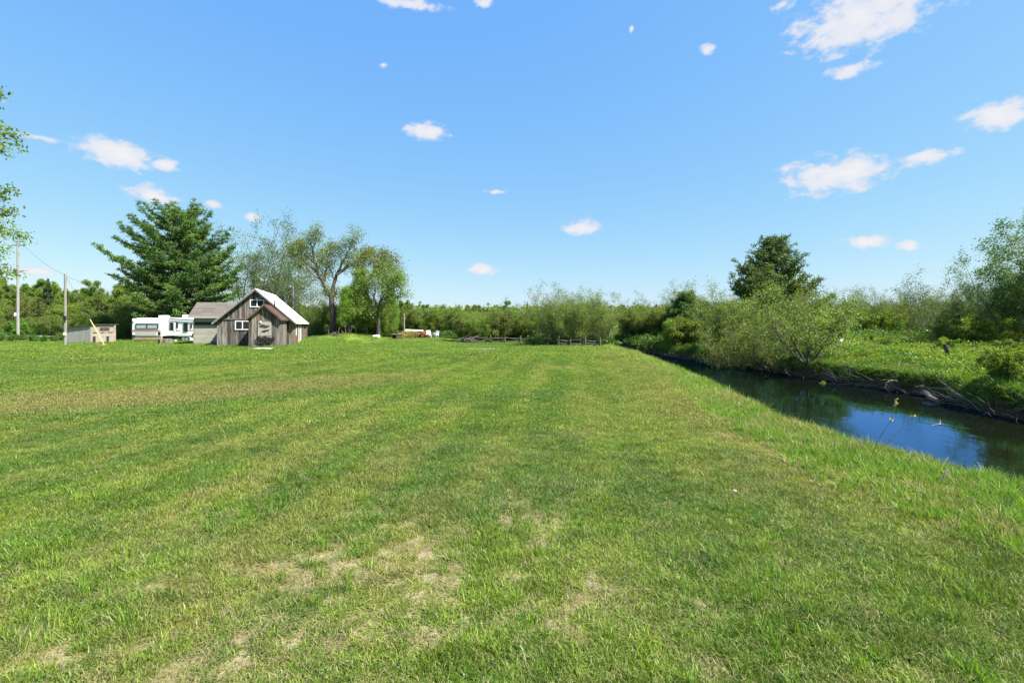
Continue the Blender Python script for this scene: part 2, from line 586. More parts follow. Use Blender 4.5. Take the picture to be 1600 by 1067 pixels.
# water sheet
wy = np.linspace(-55, 128, 120)
wv = np.concatenate([np.stack([xn(wy) + .3, wy, np.full_like(wy, WATER)], 1), np.stack([xf(wy) + .15, wy, np.full_like(wy, WATER)], 1)])
n_ = len(wy)
wf_ = np.stack([np.arange(n_ - 1), np.arange(n_ - 1) + n_, np.arange(n_ - 1) + n_ + 1, np.arange(n_ - 1) + 1], 1)
m, t_ = new_mat('river_water')
gp = t_.n('ShaderNodeNewGeometry').outputs['Position']
mp1 = t_.n('ShaderNodeMapping', {'Vector': gp, 'Scale': (1.0, .55, 1), 'Rotation': (0, 0, .2)}).outputs[0]
a_ = t_.n('ShaderNodeTexNoise', {'Vector': mp1, 'Scale': 1.6, 'Detail': 3.0, 'Roughness': .5, 'Distortion': .4}).outputs[0]
b_ = t_.n('ShaderNodeTexNoise', {'Vector': mp1, 'Scale': 9.0, 'Detail': 3.0, 'Roughness': .55}).outputs[0]
msk = t_.mapr(t_.n('ShaderNodeTexNoise', {'Vector': gp, 'Scale': .35, 'Detail': 2.0}).outputs[0], .4, .65, .15, 1.0)
h_ = t_.math('ADD', a_, t_.math('MULTIPLY', t_.math('MULTIPLY', b_, .22), msk))
bmp = t_.n('ShaderNodeBump', {'Strength': .2, 'Distance': .035, 'Height': h_}).outputs[0]
wc = t_.mix(t_.n('ShaderNodeTexNoise', {'Vector': gp, 'Scale': .7, 'Detail': 4.0}).outputs[0], (.005, .007, .003), (.012, .014, .005))
wd_ = t_.n('ShaderNodeBsdfDiffuse', {'Color': wc}).outputs[0]
wg_ = t_.n('ShaderNodeBsdfGlossy', {'Color': (.20, .46, .92, 1), 'Roughness': .02, 'Normal': bmp}).outputs[0]
fr_ = t_.math('MULTIPLY', t_.n('ShaderNodeFresnel', {'IOR': 1.42, 'Normal': bmp}).outputs[0], 1.4, True)
finish(t_, t_.n('ShaderNodeMixShader', {0: fr_, 1: wd_, 2: wg_}).outputs[0])
M['water'] = m
tag(link_mesh('river', mesh_np('river', wv, wf_), m), 'dark calm river reflecting blue sky', kind='structure')
# ------------------------------------------------------------------ vegetation generators
def rvec(rng):
    while True:
        v = Vector((rng.uniform(-1, 1), rng.uniform(-1, 1), rng.uniform(-1, 1)))
        if .05 < v.length < 1:
            return v.normalized()


def grow(rng, P, lvl, p, d, L, r, lines, leaves, maxl=None):
    last = len(P['kids'])
    n = P['seg'][lvl]
    step = L / n
    pts = [p.copy()]
    rs = [r]
    ds = [d.copy()]
    for i in range(n):
        d = (d + rvec(rng) * P['wob'][lvl] + Vector((0, 0, P['up'][lvl]))).normalized()
        p = p + d * step
        pts.append(p.copy())
        ds.append(d.copy())
        rs.append(max(r * (1 - .85 * (i + 1) / n), P.get('rmin', .006)))
    lines.append((pts, rs, lvl))
    if lvl >= P['leaflvl']:
        for i in range(1, n + 1):
            leaves.append(pts[i])
            if lvl == last:
                leaves.append((pts[i] + pts[i - 1]) * .5)
    if lvl < last:
        k = P['kids'][lvl]
        s0 = P['start'][lvl]
        ph = rng.uniform(0, 6.28)
        for j in range(k):
            t = s0 + (1 - s0) * (j + rng.random()) / k
            f = t * n
            i = min(int(f), n - 1)
            q = pts[i].lerp(pts[i + 1], f - i)
            dd = ds[i + 1]
            a = dd.cross(Vector((.3, .2, 1)) if abs(dd.z) < .95 else Vector((1, 0, 0))).normalized()
            b = dd.cross(a)
            ph += 2.4 + rng.uniform(-.4, .4)
            an = R(rng.uniform(*P['ang'][lvl]))
            nd = dd * math.cos(an) + (a * math.cos(ph) + b * math.sin(ph)) * math.sin(an)
            LL = L * P['lr'][lvl] * rng.uniform(.65, 1.15) * (1 - P['sh'][lvl] * t)
            grow(rng, P, lvl + 1, q, nd, LL, max(rs[i] * P.get('rr', .55), .008), lines, leaves)


def tubes_mesh(name, lines, sides=(7, 5, 4, 3, 3)):
    V = []
    F = []
    base = 0
    for (pts, rs, lvl) in lines:
        n = sides[min(lvl, len(sides) - 1)]
        P_ = np.array([tuple(p) for p in pts])
        m_ = len(P_)
        D = np.gradient(P_, axis=0)
        D /= (np.linalg.norm(D, axis=1, keepdims=True) + 1e-9)
        ref = np.where(np.abs(D[:, 2:3]) < .9, np.array([[.13, .27, 1.]]), np.array([[1., .1, 0.]]))
        ref = np.repeat(ref[:1], m_, 0)
        A = np.cross(D, ref)
        A /= (np.linalg.norm(A, axis=1, keepdims=True) + 1e-9)
        B = np.cross(D, A)
        th = np.arange(n) * 2 * math.pi / n
        ring = (A[:, None] * np.cos(th)[None, :, None] + B[:, None] * np.sin(th)[None, :, None]) * np.array(rs)[:, None, None] + P_[:, None]
        V.append(ring.reshape(-1, 3))
        i0 = base + (np.arange(m_ - 1) * n)[:, None] + np.arange(n)[None]
        i1 = base + (np.arange(m_ - 1) * n)[:, None] + ((np.arange(n) + 1) % n)[None]
        F.append(np.stack([i0, i1, i1 + n, i0 + n], -1).reshape(-1, 4))
        base += m_ * n
    return mesh_np(name, np.concatenate(V), [np.concatenate(F)], smooth=True)


def leaf_mesh(name, anchors, nper, spread, size, asp=.55, seed=0, cl=.5, up=0.0, flat=0.0, drop=0.0):
    """rhombic leaves round each anchor; lv varies by clump and leaf"""
    rg = np.random.default_rng(seed)
    A = np.array([tuple(a) for a in anchors])
    if drop:
        A = A[rg.random(len(A)) > drop]
    n = len(A) * nper
    C = np.repeat(A, nper, 0) + rg.normal(0, 1, (n, 3)) * np.array([spread, spread, spread * .8])
    a = rg.normal(0, 1, (n, 3))
    a[:, 2] = a[:, 2] * (1 - flat) + up
    a /= np.linalg.norm(a, axis=1, keepdims=True)
    b = np.cross(a, rg.normal(0, 1, (n, 3)))
    if flat:
        b[:, 2] *= (1 - flat)
    b /= (np.linalg.norm(b, axis=1, keepdims=True) + 1e-9)
    s = size * rg.uniform(.6, 1.35, n)[:, None]
    a = a * s * .5
    b = b * s * .5 * asp
    V = np.stack([C - a, C + b - a * .1, C + a, C - b - a * .1], 1).reshape(-1, 3)
    F = np.arange(n * 4).reshape(-1, 4)
    cn = vnoise(C[:, 0] + C[:, 2] * .7, C[:, 1] - C[:, 2] * .9, 1.1, seed + 5, 2)
    lv = np.clip(cl * (cn * 1.6 - .3) + (1 - cl) * rg.random(n), 0, 1)
    return mesh_np(name, V, F, lv=np.repeat(lv, 4))


def place_tree(name, tm, cm_, mats, loc, rz, sc, label, cat, group=None, tname='trunk', cname='crown'):
    o = empty(name, loc, rz, label, cat, group)
    o.scale = sc if isinstance(sc, tuple) else (sc, sc, sc)
    if tm is not None:
        ob = bpy.data.objects.new(tname, tm)
        COL.objects.link(ob)
        ob.parent = o
        if not tm.materials:
            tm.materials.append(mats[0])
    ob = bpy.data.objects.new(cname, cm_)
    COL.objects.link(ob)
    ob.parent = o
    if not cm_.materials:
        cm_.materials.append(mats[1])
    return o


def shrub_proto(seed, h, spread, nst, nper, lsz, lspread, drop=.0, rbase=.045, tilt=(8, 38), cl=.5, start=.15):
    rng = random.Random(seed)
    lines = []
    leaves = []
    Pm = dict(kids=[7, 5], seg=[7, 4, 3], wob=[.16, .25, .3], up=[.05, .03, .02], start=[start, .15], ang=[(25, 60), (25, 65)],
              lr=[.42, .5], sh=[.45, .4], leaflvl=1, rmin=.006, rr=.5)
    for i in range(nst):
        a = i * 2.4 + rng.uniform(-.5, .5)
        tl = R(rng.uniform(*tilt))
        d = Vector((math.cos(a) * math.sin(tl), math.sin(a) * math.sin(tl), math.cos(tl)))
        p = Vector((math.cos(a) * spread * .12 * rng.random(), math.sin(a) * spread * .12 * rng.random(), -.1))
        grow(rng, Pm, 0, p, d, h * rng.uniform(.7, 1.08), rbase * rng.uniform(.7, 1.2), lines, leaves)
    tm = tubes_mesh('stems', lines, (5, 3, 3))
    cm_ = leaf_mesh('crown', leaves, nper, lspread, lsz, seed=seed, drop=drop, cl=cl)
    return tm, cm_


def tree_proto(seed, h, kids=(11, 7, 5), r=.16, start=.25, nper=4, lsz=.2, lsp=.22, drop=0., ang0=(30, 60), lr0=.42, up=.03, cl=.5, wob=.08, sh=.55):
    rng = random.Random(seed)
    lines = []
    leaves = []
    Pm = dict(kids=list(kids), seg=[12, 6, 4, 3], wob=[wob, .16, .25, .3], up=[.03, up, .02, 0.0], start=[start, .25, .2], ang=[ang0, (25, 55), (25, 60)],
              lr=[lr0, .5, .5], sh=[sh, .4, .3], leaflvl=2, rmin=.008, rr=.5)
    grow(rng, Pm, 0, Vector((0, 0, -.1)), Vector((rng.uniform(-.06, .06), rng.uniform(-.06, .06), 1)), h, r, lines, leaves)
    return tubes_mesh('trunk', lines, (7, 4, 3, 3)), leaf_mesh('crown', leaves, nper, lsp, lsz, seed=seed, drop=drop, cl=cl)


def pine_proto(seed, h, profL, profR, z0, nwh, per, r=.35, tuft=.3, upt=.5, dens=1.0, lean=0.0, subl=.34):
    """white pine: whorled limbs with upswept tips, needle tufts on side shoots. prof: [(z, length)]"""
    rng = random.Random(seed)
    lines = []
    anc = []
    tz = [0, h * .25, h * .5, h * .75, h]
    tp = [Vector((lean * (z / h) ** 2 + rng.uniform(-.15, .15) * (z > 0), rng.uniform(-.15, .15) * (z > 0), z if z else -.2)) for z in tz]
    tr = [r, r * .8, r * .55, r * .3, .03]
    lines.append((tp, tr, 0))

    def tpos(z):
        z = min(max(z, 0), h)
        f = z / h * 4
        i = min(int(f), 3)
        return tp[i].lerp(tp[i + 1], f - i)
    zL = [a for a, b in profL]; lL = [b for a, b in profL]
    zR = [a for a, b in profR]; lR = [b for a, b in profR]
    for w_ in range(nwh):
        z = z0 + (h - z0 - .2) * (w_ + rng.uniform(-.25, .25)) / (nwh - 1)
        z = max(z0 * .8, z)
        for j in range(per):
            az = j * 2 * math.pi / per + w_ * 1.3 + rng.uniform(-.35, .35)
            cx = math.cos(az)
            ztip_gain = None
            k = (cx + 1) / 2
            up = (.15 + upt * (z / h) ** 1.2) * rng.uniform(.6, 1.25)
            # profile is given at tip height; estimate
            Lr = 0
            for it in range(14):
                zt = z + Lr * up
                Lr = .5 * Lr + .5 * (np.interp(zt, zL, lL) * (1 - k) + np.interp(zt, zR, lR) * k)
            Lr *= rng.uniform(.55, 1.08)
            if Lr < .35: Lr = .35
            p = tpos(z)
            n = 8
            hd = Vector((math.cos(az), math.sin(az), 0))
            pts = [p.copy()]
            for i in range(1, n + 1):
                f = i / n
                q = p + hd * (Lr * f) + Vector((0, 0, Lr * up * (f ** 1.5) - .05 * Lr * math.sin(f * 3.14)))
                q += Vector((rng.uniform(-.03, .03), rng.uniform(-.03, .03), rng.uniform(-.02, .02))) * Lr
                pts.append(q)
            r0 = .02 + .014 * Lr
            lines.append((pts, [r0 * (1 - .85 * i / n) for i in range(n + 1)], 1))
            side = Vector((-hd.y, hd.x, 0))
            nsub = max(4, int(Lr * 3.0))
            for s_ in range(nsub):
                f = .28 + .72 * (s_ + rng.random()) / nsub
                ii = min(int(f * n), n - 1)
                q = pts[ii].lerp(pts[ii + 1], f * n - ii)
                sl = (Lr * subl * (1.15 - f) + .35) * rng.uniform(.6, 1.2)
                sg = 1 if s_ % 2 else -1
                dirn = (hd * rng.uniform(.5, .9) + side * sg * rng.uniform(.5, 1.0) + Vector((0, 0, rng.uniform(.0, .35)))).normalized()
                e = q + dirn * sl
                lines.append(([q, (q + e) * .5 + Vector((0, 0, -.02 * sl)), e], [.018, .014, .008], 3))
                m_ = max(2, int(sl * 4.2 * dens))
                for u in range(m_):
                    g = (u + 1) / m_
                    anc.append(q.lerp(e, g) + Vector((rng.gauss(0, .07), rng.gauss(0, .07), rng.gauss(0.04, .05))))
            anc.append(pts[-1])
    # tufts
    rg = np.random.default_rng(seed)
    A = np.array([tuple(a) for a in anc])
    K = 9
    n = len(A) * K
    C = np.repeat(A, K, 0) + rg.normal(0, .05, (n, 3))
    a = rg.normal(0, 1, (n, 3))
    a[:, 2] = a[:, 2] * .7 + .55
    a /= np.linalg.norm(a, axis=1, keepdims=True)
    b = np.cross(a, rg.normal(0, 1, (n, 3)))
    b /= (np.linalg.norm(b, axis=1, keepdims=True) + 1e-9)
    s = tuft * rg.uniform(.6, 1.3, n)[:, None]
    V = np.stack([C - b * s * .06, C + b * s * .06, C + a * s + b * s * .10, C + a * s - b * s * .10], 1).reshape(-1, 3)
    cn = vnoise(C[:, 0] + C[:, 2] * .7, C[:, 1] - C[:, 2] * .9, 1.3, seed + 5, 2)
    tipn = np.tile(rg.random(K), len(A))
    lv = np.clip(.55 * (cn * 1.6 - .3) + .45 * rg.random(n), 0, 1)
    cm_ = mesh_np('crown', V, np.arange(n * 4).reshape(-1, 4), lv=np.repeat(lv, 4))
    return tubes_mesh('trunk', lines, (8, 5, 3, 3)), cm_


def spruce_proto(seed, h, w_, dens=1.0):
    rng = random.Random(seed)
    lines = [([Vector((0, 0, -.1)), Vector((0, 0, h))], [.14, .02], 0)]
    rg = np.random.default_rng(seed)
    n = int(2600 * dens)
    z = h * (1 - rg.random(n) ** .55 * .93)
    rad = (h - z) / h * w_ * (.82 + .3 * np.sin(z * 7.0)) * rg.uniform(.35, 1.0, n) ** .5
    az = rg.random(n) * 6.283
    rad *= 1 + .25 * np.sin(az * 5 + z * 3)
    A = np.stack([rad * np.cos(az), rad * np.sin(az), z - rad * .25], 1)
    return tubes_mesh('trunk', lines), leaf_mesh('crown', A, 2, .08, .32, asp=.35, seed=seed, flat=.4, cl=.4)


# ------------------------------------------------------------------ grass (ground cover)
def blades(rg, n, rad, hmin, hmax, wmin, wmax, lean, flat=False):
    V = []
    F4 = []
    F3 = []
    LV = []
    for i in range(n):
        a = rg.random() * 6.283
        rr = rad * math.sqrt(rg.random())
        x, y = rr * math.cos(a), rr * math.sin(a)
        hd = rg.random() * 6.283
        l = rg.uniform(hmin, hmax)
        wd = rg.uniform(wmin, wmax) * .5
        ln = rg.uniform(*lean)
        dx, dy = math.cos(hd), math.sin(hd)
        tw = hd + 1.57 + rg.uniform(-.8, .8)
        sx_, sy_ = math.cos(tw) * wd, math.sin(tw) * wd
        if flat:
            z0 = rg.uniform(.004, .02); z1 = rg.uniform(.006, .03)
            m_ = (x + dx * l * .5, y + dy * l * .5, max(z0, z1) + .006); e = (x + dx * l, y + dy * l, z1); zb = z0
        else:
            m_ = (x + dx * l * .45 * ln, y + dy * l * .45 * ln, l * .55 * math.sqrt(max(.1, 1 - (ln * .6) ** 2)))
            e = (x + dx * l * ln, y + dy * l * ln, l * math.sqrt(max(.04, 1 - ln ** 2 * .98)))
            zb = -.01
        b = len(V)
        V += [(x - sx_, y - sy_, zb), (x + sx_, y + sy_, zb), (m_[0] + sx_ * .85, m_[1] + sy_ * .85, m_[2]), (m_[0] - sx_ * .85, m_[1] - sy_ * .85, m_[2]), e]
        F4.append((b, b + 1, b + 2, b + 3))
        F3.append((b + 3, b + 2, b + 4))
        v = rg.random()
        LV += [v] * 5
    return V, F4, F3, LV


grass_mat, t_ = new_mat('grass_blades')
ic = t_.n('ShaderNodeAttribute', attribute_name='gcol', attribute_type='INSTANCER').outputs['Color']
lv = t_.n('ShaderNodeAttribute', attribute_name='lv').outputs['Fac']
c = t_.mix(1.0, ic, t_.ramp(lv, [(0, (.66, .70, .64)), (.85, (1.22, 1.2, 1.1)), (.95, (1.35, 1.2, 1.4)), (1, (1.8, 1.4, 2.4))]), 'MULTIPLY')
d = t_.n('ShaderNodeBsdfDiffuse', {'Color': c}).outputs[0]
tr = t_.n('ShaderNodeBsdfTranslucent', {'Color': t_.mix(1.0, c, (1.25, 1.3, .8), 'MULTIPLY')}).outputs[0]
s = t_.n('ShaderNodeMixShader', {0: .38, 1: d, 2: tr}).outputs[0]
gl = t_.n('ShaderNodeBsdfGlossy', {'Color': (1, 1, 1, 1), 'Roughness': .5}).outputs[0]
finish(t_, t_.n('ShaderNodeMixShader', {0: .02, 1: s, 2: gl}).outputs[0])


def proto_coll(name, specs, seed):
    co = bpy.data.collections.new(name)
    for i, sp in enumerate(specs):
        rg = random.Random(seed + i)
        if callable(sp):
            me = sp(rg)
        else:
            V, F4, F3, LV = blades(rg, *sp[:7], **(sp[7] if len(sp) > 7 else {}))
            me = mesh_np(name, V, [F4, F3], lv=LV)
        me.materials.append(grass_mat)
        o = bpy.data.objects.new('%s_%02d' % (name, i), me)
        co.objects.link(o)
    return co


def scatter(name, co, pts, rot, scl, idx, colr, label):
    me = bpy.data.meshes.new(name)
    n = len(pts)
    me.vertices.add(n)
    me.vertices.foreach_set('co', np.asarray(pts, np.float32).ravel())
    a = me.attributes.new('rot', 'FLOAT_VECTOR', 'POINT'); a.data.foreach_set('vector', np.asarray(rot, np.float32).ravel())
    a = me.attributes.new('scl', 'FLOAT_VECTOR', 'POINT'); a.data.foreach_set('vector', np.asarray(scl, np.float32).ravel())
    a = me.attributes.new('idx', 'INT', 'POINT'); a.data.foreach_set('value', np.asarray(idx, np.int32))
    a = me.attributes.new('gcol', 'FLOAT_COLOR', 'POINT')
    c4 = np.ones((n, 4), np.float32); c4[:, :3] = colr
    a.data.foreach_set('color', c4.ravel())
    me.update()
    o = bpy.data.objects.new(name, me)
    COL.objects.link(o)
    tag(o, label, kind='stuff')
    ng = bpy.data.node_groups.new(name, 'GeometryNodeTree')
    ng.interface.new_socket('Geometry', in_out='INPUT', socket_type='NodeSocketGeometry')
    ng.interface.new_socket('Geometry', in_out='OUTPUT', socket_type='NodeSocketGeometry')
    gi = ng.nodes.new('NodeGroupInput')
    go = ng.nodes.new('NodeGroupOutput')
    ip = ng.nodes.new('GeometryNodeInstanceOnPoints')
    ci = ng.nodes.new('GeometryNodeCollectionInfo')
    ci.inputs['Collection'].default_value = co
    ci.inputs['Separate Children'].default_value = True
    ci.inputs['Reset Children'].default_value = True
    ip.inputs['Pick Instance'].default_value = True

    def na(nm, dt):
        q = ng.nodes.new('GeometryNodeInputNamedAttribute')
        q.data_type = dt
        q.inputs['Name'].default_value = nm
        return q.outputs['Attribute']
    L = ng.links.new
    L(gi.outputs[0], ip.inputs['Points'])
    L(ci.outputs[0], ip.inputs['Instance'])
    L(na('idx', 'INT'), ip.inputs['Instance Index'])
    L(na('rot', 'FLOAT_VECTOR'), ip.inputs['Rotation'])
    L(na('scl', 'FLOAT_VECTOR'), ip.inputs['Scale'])
    L(ip.outputs[0], go.inputs[0])
    md = o.modifiers.new('scatter', 'NODES')
    md.node_group = ng
    return o


RG = np.random.default_rng(77)


def wedge(n, y0, y1, pw, xr=1.22):
    """n points with depth density ~ Y^(1-pw)"""
    u = RG.random(n)
    k = 2 - pw
    if abs(k) < 1e-6:
        y = y0 * (y1 / y0) ** u
    else:
        y = (y0 ** k + u * (y1 ** k - y0 ** k)) ** (1 / k)
    x = RG.uniform(-xr, xr, n) * y
    return x, y


def put(name, co, nvar, x, y, hs, ws, colr, label, tilt=.12, i0=0, idx=None):
    n = len(x)
    z = H(x, y)
    rot = np.stack([RG.normal(0, tilt, n), RG.normal(0, tilt, n), RG.random(n) * 6.283], 1)
    scl = np.stack([ws, ws, hs], 1)
    if idx is None:
        idx = RG.integers(0, nvar, n)
    return scatter(name, co, np.stack([x, y, z], 1), rot, scl, idx, colr, label)


def lawn_ok(x, y):
    ok = x < xn(y) + .35
    ok &= ~((y > 46 + .0 * x) & (x > 2))
    ok &= ~((y > 66) & (x < 3))
    ok &= ~((y + .6 * x > 60) & (x > -8) & (x <= 3))
    # footprint of the barn and its annex
    return ok


lawnC = proto_coll('lawn_tuft', [(20, .06, .03, .075, .0035, .0065, (.2, .95)), (20, .06, .025, .07, .003, .006, (.3, 1.)), (22, .07, .03, .085, .003, .006, (.1, .9)),
                                 (16, .05, .03, .10, .004, .008, (.2, .85)), (14, .05, .03, .065, .0045, .010, (.5, 1.))], 100)
patchC = proto_coll('lawn_patch', [(80, .24, .03, .08, .006, .012, (.2, .95)), (80, .24, .03, .075, .006, .012, (.2, 1.)), (70, .22, .03, .09, .006, .013, (.1, .9))], 200)
farC = proto_coll('lawn_far', [(130, .6, .03, .08, .014, .03, (.2, .95)), (130, .6, .03, .09, .014, .03, (.2, .95))], 300)
tallC = proto_coll('tall_tuft', [(26, .07, .10, .26, .005, .010, (.1, .75)), (30, .09, .10, .30, .005, .011, (.15, .85)), (22, .06, .08, .20, .006, .012, (.2, .95)), (18, .05, .12, .34, .004, .009, (.05, .6))], 400)
strawC = proto_coll('straw', [(9, .09, .04, .13, .0015, .003, (0, 1), dict(flat=True)), (7, .08, .03, .10, .0015, .0035, (0, 1), dict(flat=True)), (5, .1, .06, .17, .0015, .003, (0, 1), dict(flat=True))], 500)

def fern_clump(rg):
    V = []; F = []; LV = []
    for i in range(120):
        a = rg.random() * 6.283
        rr = .30 * math.sqrt(rg.random())
        z = rg.uniform(.03, .34) * (1.15 - rr / .4)
        c = Vector((rr * math.cos(a), rr * math.sin(a), z))
        d = (rvec(rg) + Vector((0, 0, .3))).normalized()
        b_ = d.cross(rvec(rg)).normalized()
        l = rg.uniform(.014, .04)
        b0 = len(V)
        V += [c - d * l, c + b_ * l * .5, c + d * l, c - b_ * l * .5]
        F.append((b0, b0 + 1, b0 + 2, b0 + 3))
        LV += [rg.random() * .85] * 4
    return mesh_np('leafy_clump', V, [F], lv=LV)


leafC = proto_coll('leafy_clump', [fern_clump, fern_clump, fern_clump], 600)
QN = 1.0
# near lawn
x, y = wedge(int(125000 * QN), 1.5, 12.0, .75)
k = lawn_ok(x, y)
x, y = x[k], y[k]
bm = bare_mask(x, y, .06)
clump = vnoise(x, y, .18, 51, 2)
k = RG.random(len(x)) > bm * .92
k &= RG.random(len(x)) < .55 + clump
x, y, bm, clump = x[k], y[k], bm[k], clump[k]
lush = vnoise(x, y, .9, 52, 3)
hs = .28 + .8 * lush * vnoise(x, y, .25, 53, 2) * 1.5 + .15 * RG.random(len(x))
hs *= 1 - .35 * sstep(bare_mask(x, y, .12), .2, .8)
cl = lawn_col(x, y) * RG.normal(1, .2, len(x))[:, None].clip(.5, 1.7) * (.58 + .68 * vnoise(x, y, .22, 48, 3))[:, None]
put('lawn_grass', lawnC, 5, x, y, hs, .75 + .45 * RG.random(len(x)) + y * .03, cl, 'short mown green grass in the foreground')
# taller individual clumps scattered in the near lawn
x, y = wedge(1500, 1.6, 7.5, .5)
k = lawn_ok(x, y) & (vnoise(x, y, .8, 54, 2) > .52) & (bare_mask(x, y) < .9)
x, y = x[k], y[k]
s_ = RG.uniform(.32, .62, len(x))
put('lawn_clumps', tallC, 4, x, y, s_, s_ * 1.25, lawn_col(x, y) * np.array([.95, 1.08, .9]), 'taller clumps of green grass standing in the lawn', tilt=.2)
# middle lawn
x, y = wedge(int(52000 * QN), 9.0, 30.0, 1.0)
k = lawn_ok(x, y)
x, y = x[k], y[k]
cl = lawn_col(x, y) * RG.normal(1, .17, len(x))[:, None].clip(.5, 1.6)
put('lawn_grass', patchC, 3, x, y, .5 + .45 * vnoise(x, y, .8, 55, 3), .8 + .4 * RG.random(len(x)), cl, 'mown green grass across the middle of the lawn')
x, y = wedge(int(30000 * QN), 26.0, 75.0, 1.1)
k = lawn_ok(x, y)
x, y = x[k], y[k]
cl = lawn_col(x, y) * RG.normal(1, .1, len(x))[:, None].clip(.6, 1.5)
put('lawn_grass', farC, 2, x, y, .6 + .4 * vnoise(x, y, 2, 56, 3), .8 + .4 * RG.random(len(x)), cl, 'mown green grass at the far end of the lawn')
# dry clippings
x, y = wedge(42000, 1.5, 14.0, .9)
k = lawn_ok(x, y)
k &= RG.random(len(x)) < .4 + .9 * bare_mask(x, y) + .9 * sstep(vnoise(x, y, 1.1, 57, 3), .45, .65)
x, y = x[k], y[k]
put('dry_clippings', strawC, 3, x, y, RG.uniform(.6, 1.8, len(x)), RG.uniform(.7, 1.3, len(x)),
    np.array([.30, .255, .13]) * RG.normal(1, .22, len(x))[:, None].clip(.5, 1.6), 'dry straw clippings lying on the mown grass', tilt=.08)
# rough grass along the river bank
u = RG.random(17000)
y = 2.5 * (48 / 2.5) ** u
wd = np.interp(y, [2, 6, 9, 14, 22, 45], [2.6, 2.4, 1.6, 1.0, .7, .6])
q = RG.random(len(y)) ** .8
x = xn(y) - wd * (1 - q) + .55 * q
k = RG.random(len(x)) < .25 + .9 * vnoise(x, y, .7, 58, 3)
x, y, q = x[k], y[k], q[k]
hs = (.45 + .65 * q * RG.random(len(x)) + .4 * vnoise(x, y, .9, 59, 2)) * np.interp(y, [2, 30, 48], [.8, .9, 1.2])
dryk = (RG.random(len(x)) < .15 + .4 * (vnoise(x, y, .8, 64, 3) > .55))[:, None]
cl = (np.array([.15, .26, .022]) * RG.normal(1, .14, len(x))[:, None].clip(.6, 1.4)) * (1 - dryk) + dryk * np.array([.30, .26, .10])
gm_ = sstep(vnoise(x, y, 1.2, 60, 2), .4, .65)[:, None]
cl = cl * (1 - .4 * gm_) + np.array([.10, .20, .02]) * .4 * gm_
put('bank_grass', tallC, 4, x, y, hs, hs * RG.uniform(.9, 1.5, len(x)) + y * .03, cl, 'long bright green grass along the near river bank', tilt=.25)


# low broad leaves among the grass
x, y = wedge(9000, 1.5, 12.0, .8)
k = lawn_ok(x, y) & (vnoise(x, y, .9, 65, 3) > .5) & (bare_mask(x, y) < .3)
x, y = x[k], y[k]
s_ = RG.uniform(.10, .24, len(x))
put('clover', leafC, 3, x, y, s_ * .8, s_, np.array([.075, .165, .025]) * RG.normal(1, .2, len(x))[:, None].clip(.5, 1.6), 'small patches of low broad leaved weeds in the mown grass')
# grass hanging over the far bank face
u = RG.random(2200)
y = 9 * (48 / 9.) ** u
x = xf(y) + RG.uniform(-.02, .3, len(y))
k = RG.random(len(x)) < .2 + .9 * vnoise(y, x * 0, 1.3, 66, 2)
x, y = x[k], y[k]
s_ = RG.uniform(.7, 1.5, len(x))
put('bank_fringe', tallC, 4, x, y, s_, s_ * 1.6, np.array([.10, .18, .02]) * RG.normal(1, .2, len(x))[:, None].clip(.5, 1.6), 'grass hanging over the steep edge of the far bank', tilt=.5)
# meadow on the far bank
n = 42000
u = RG.random(n)
y = 9 * (85 / 9.) ** u
x = xf(y) + .05 + RG.random(n) ** 1.3 * np.clip(y * 1.5, 14, 60)
k = (x < 1.35 * y + 6)
x, y = x[k], y[k]
s = x - xf(y)
f1 = sstep(vnoise(x, y, 2.2, 61, 4), .3, .7)
cl = np.array([.085, .165, .018]) * (1 - f1[:, None]) + np.array([.20, .29, .03]) * f1[:, None]
cl *= RG.normal(1, .15, len(x))[:, None].clip(.6, 1.4)
cl = cl * (1 - .5 * sstep(vnoise(x, y, 1.3, 63, 2), .58, .7)[:, None]) + .5 * sstep(vnoise(x, y, 1.3, 63, 2), .58, .7)[:, None] * np.array([.2, .17, .07])
hs = (.25 + 1.5 * vnoise(x, y, 1.4, 62, 3) ** 1.3) * np.interp(y, [9, 40, 85], [.9, 1.5, 2.2])
hs *= np.interp(s, [0, .5, 1.5], [.45, .7, 1.0])
k = RG.random(len(x)) < .62
put('meadow_grass', tallC, 4, x[k], y[k], hs[k], hs[k] * 1.5, cl[k], 'tall bright grass covering the far river bank meadow', tilt=.25)
k = ~k
put('meadow_leaves', leafC, 3, x[k], y[k], hs[k] * 1.2, hs[k] * 1.4, cl[k] * .95, 'low leafy plants covering the far river bank meadow', tilt=.25)
# undergrowth below the thickets
x = RG.uniform(-100, 45, 26000)
y = RG.uniform(44, 110, 26000)
k = ~lawn_ok(x, y) & (np.abs(x) < 1.3 * y) & ~((x > xn(y) + .2) & (x < xf(y) + .1))
x, y = x[k], y[k]
hs = RG.uniform(1.5, 3.6, len(x))
cl = np.array([.07, .13, .02]) * RG.normal(1, .25, len(x))[:, None].clip(.5, 1.7)
put('undergrowth', leafC, 3, x, y, hs * 1.1, hs * 1.4, cl, 'tangled green undergrowth below the trees', tilt=.2)
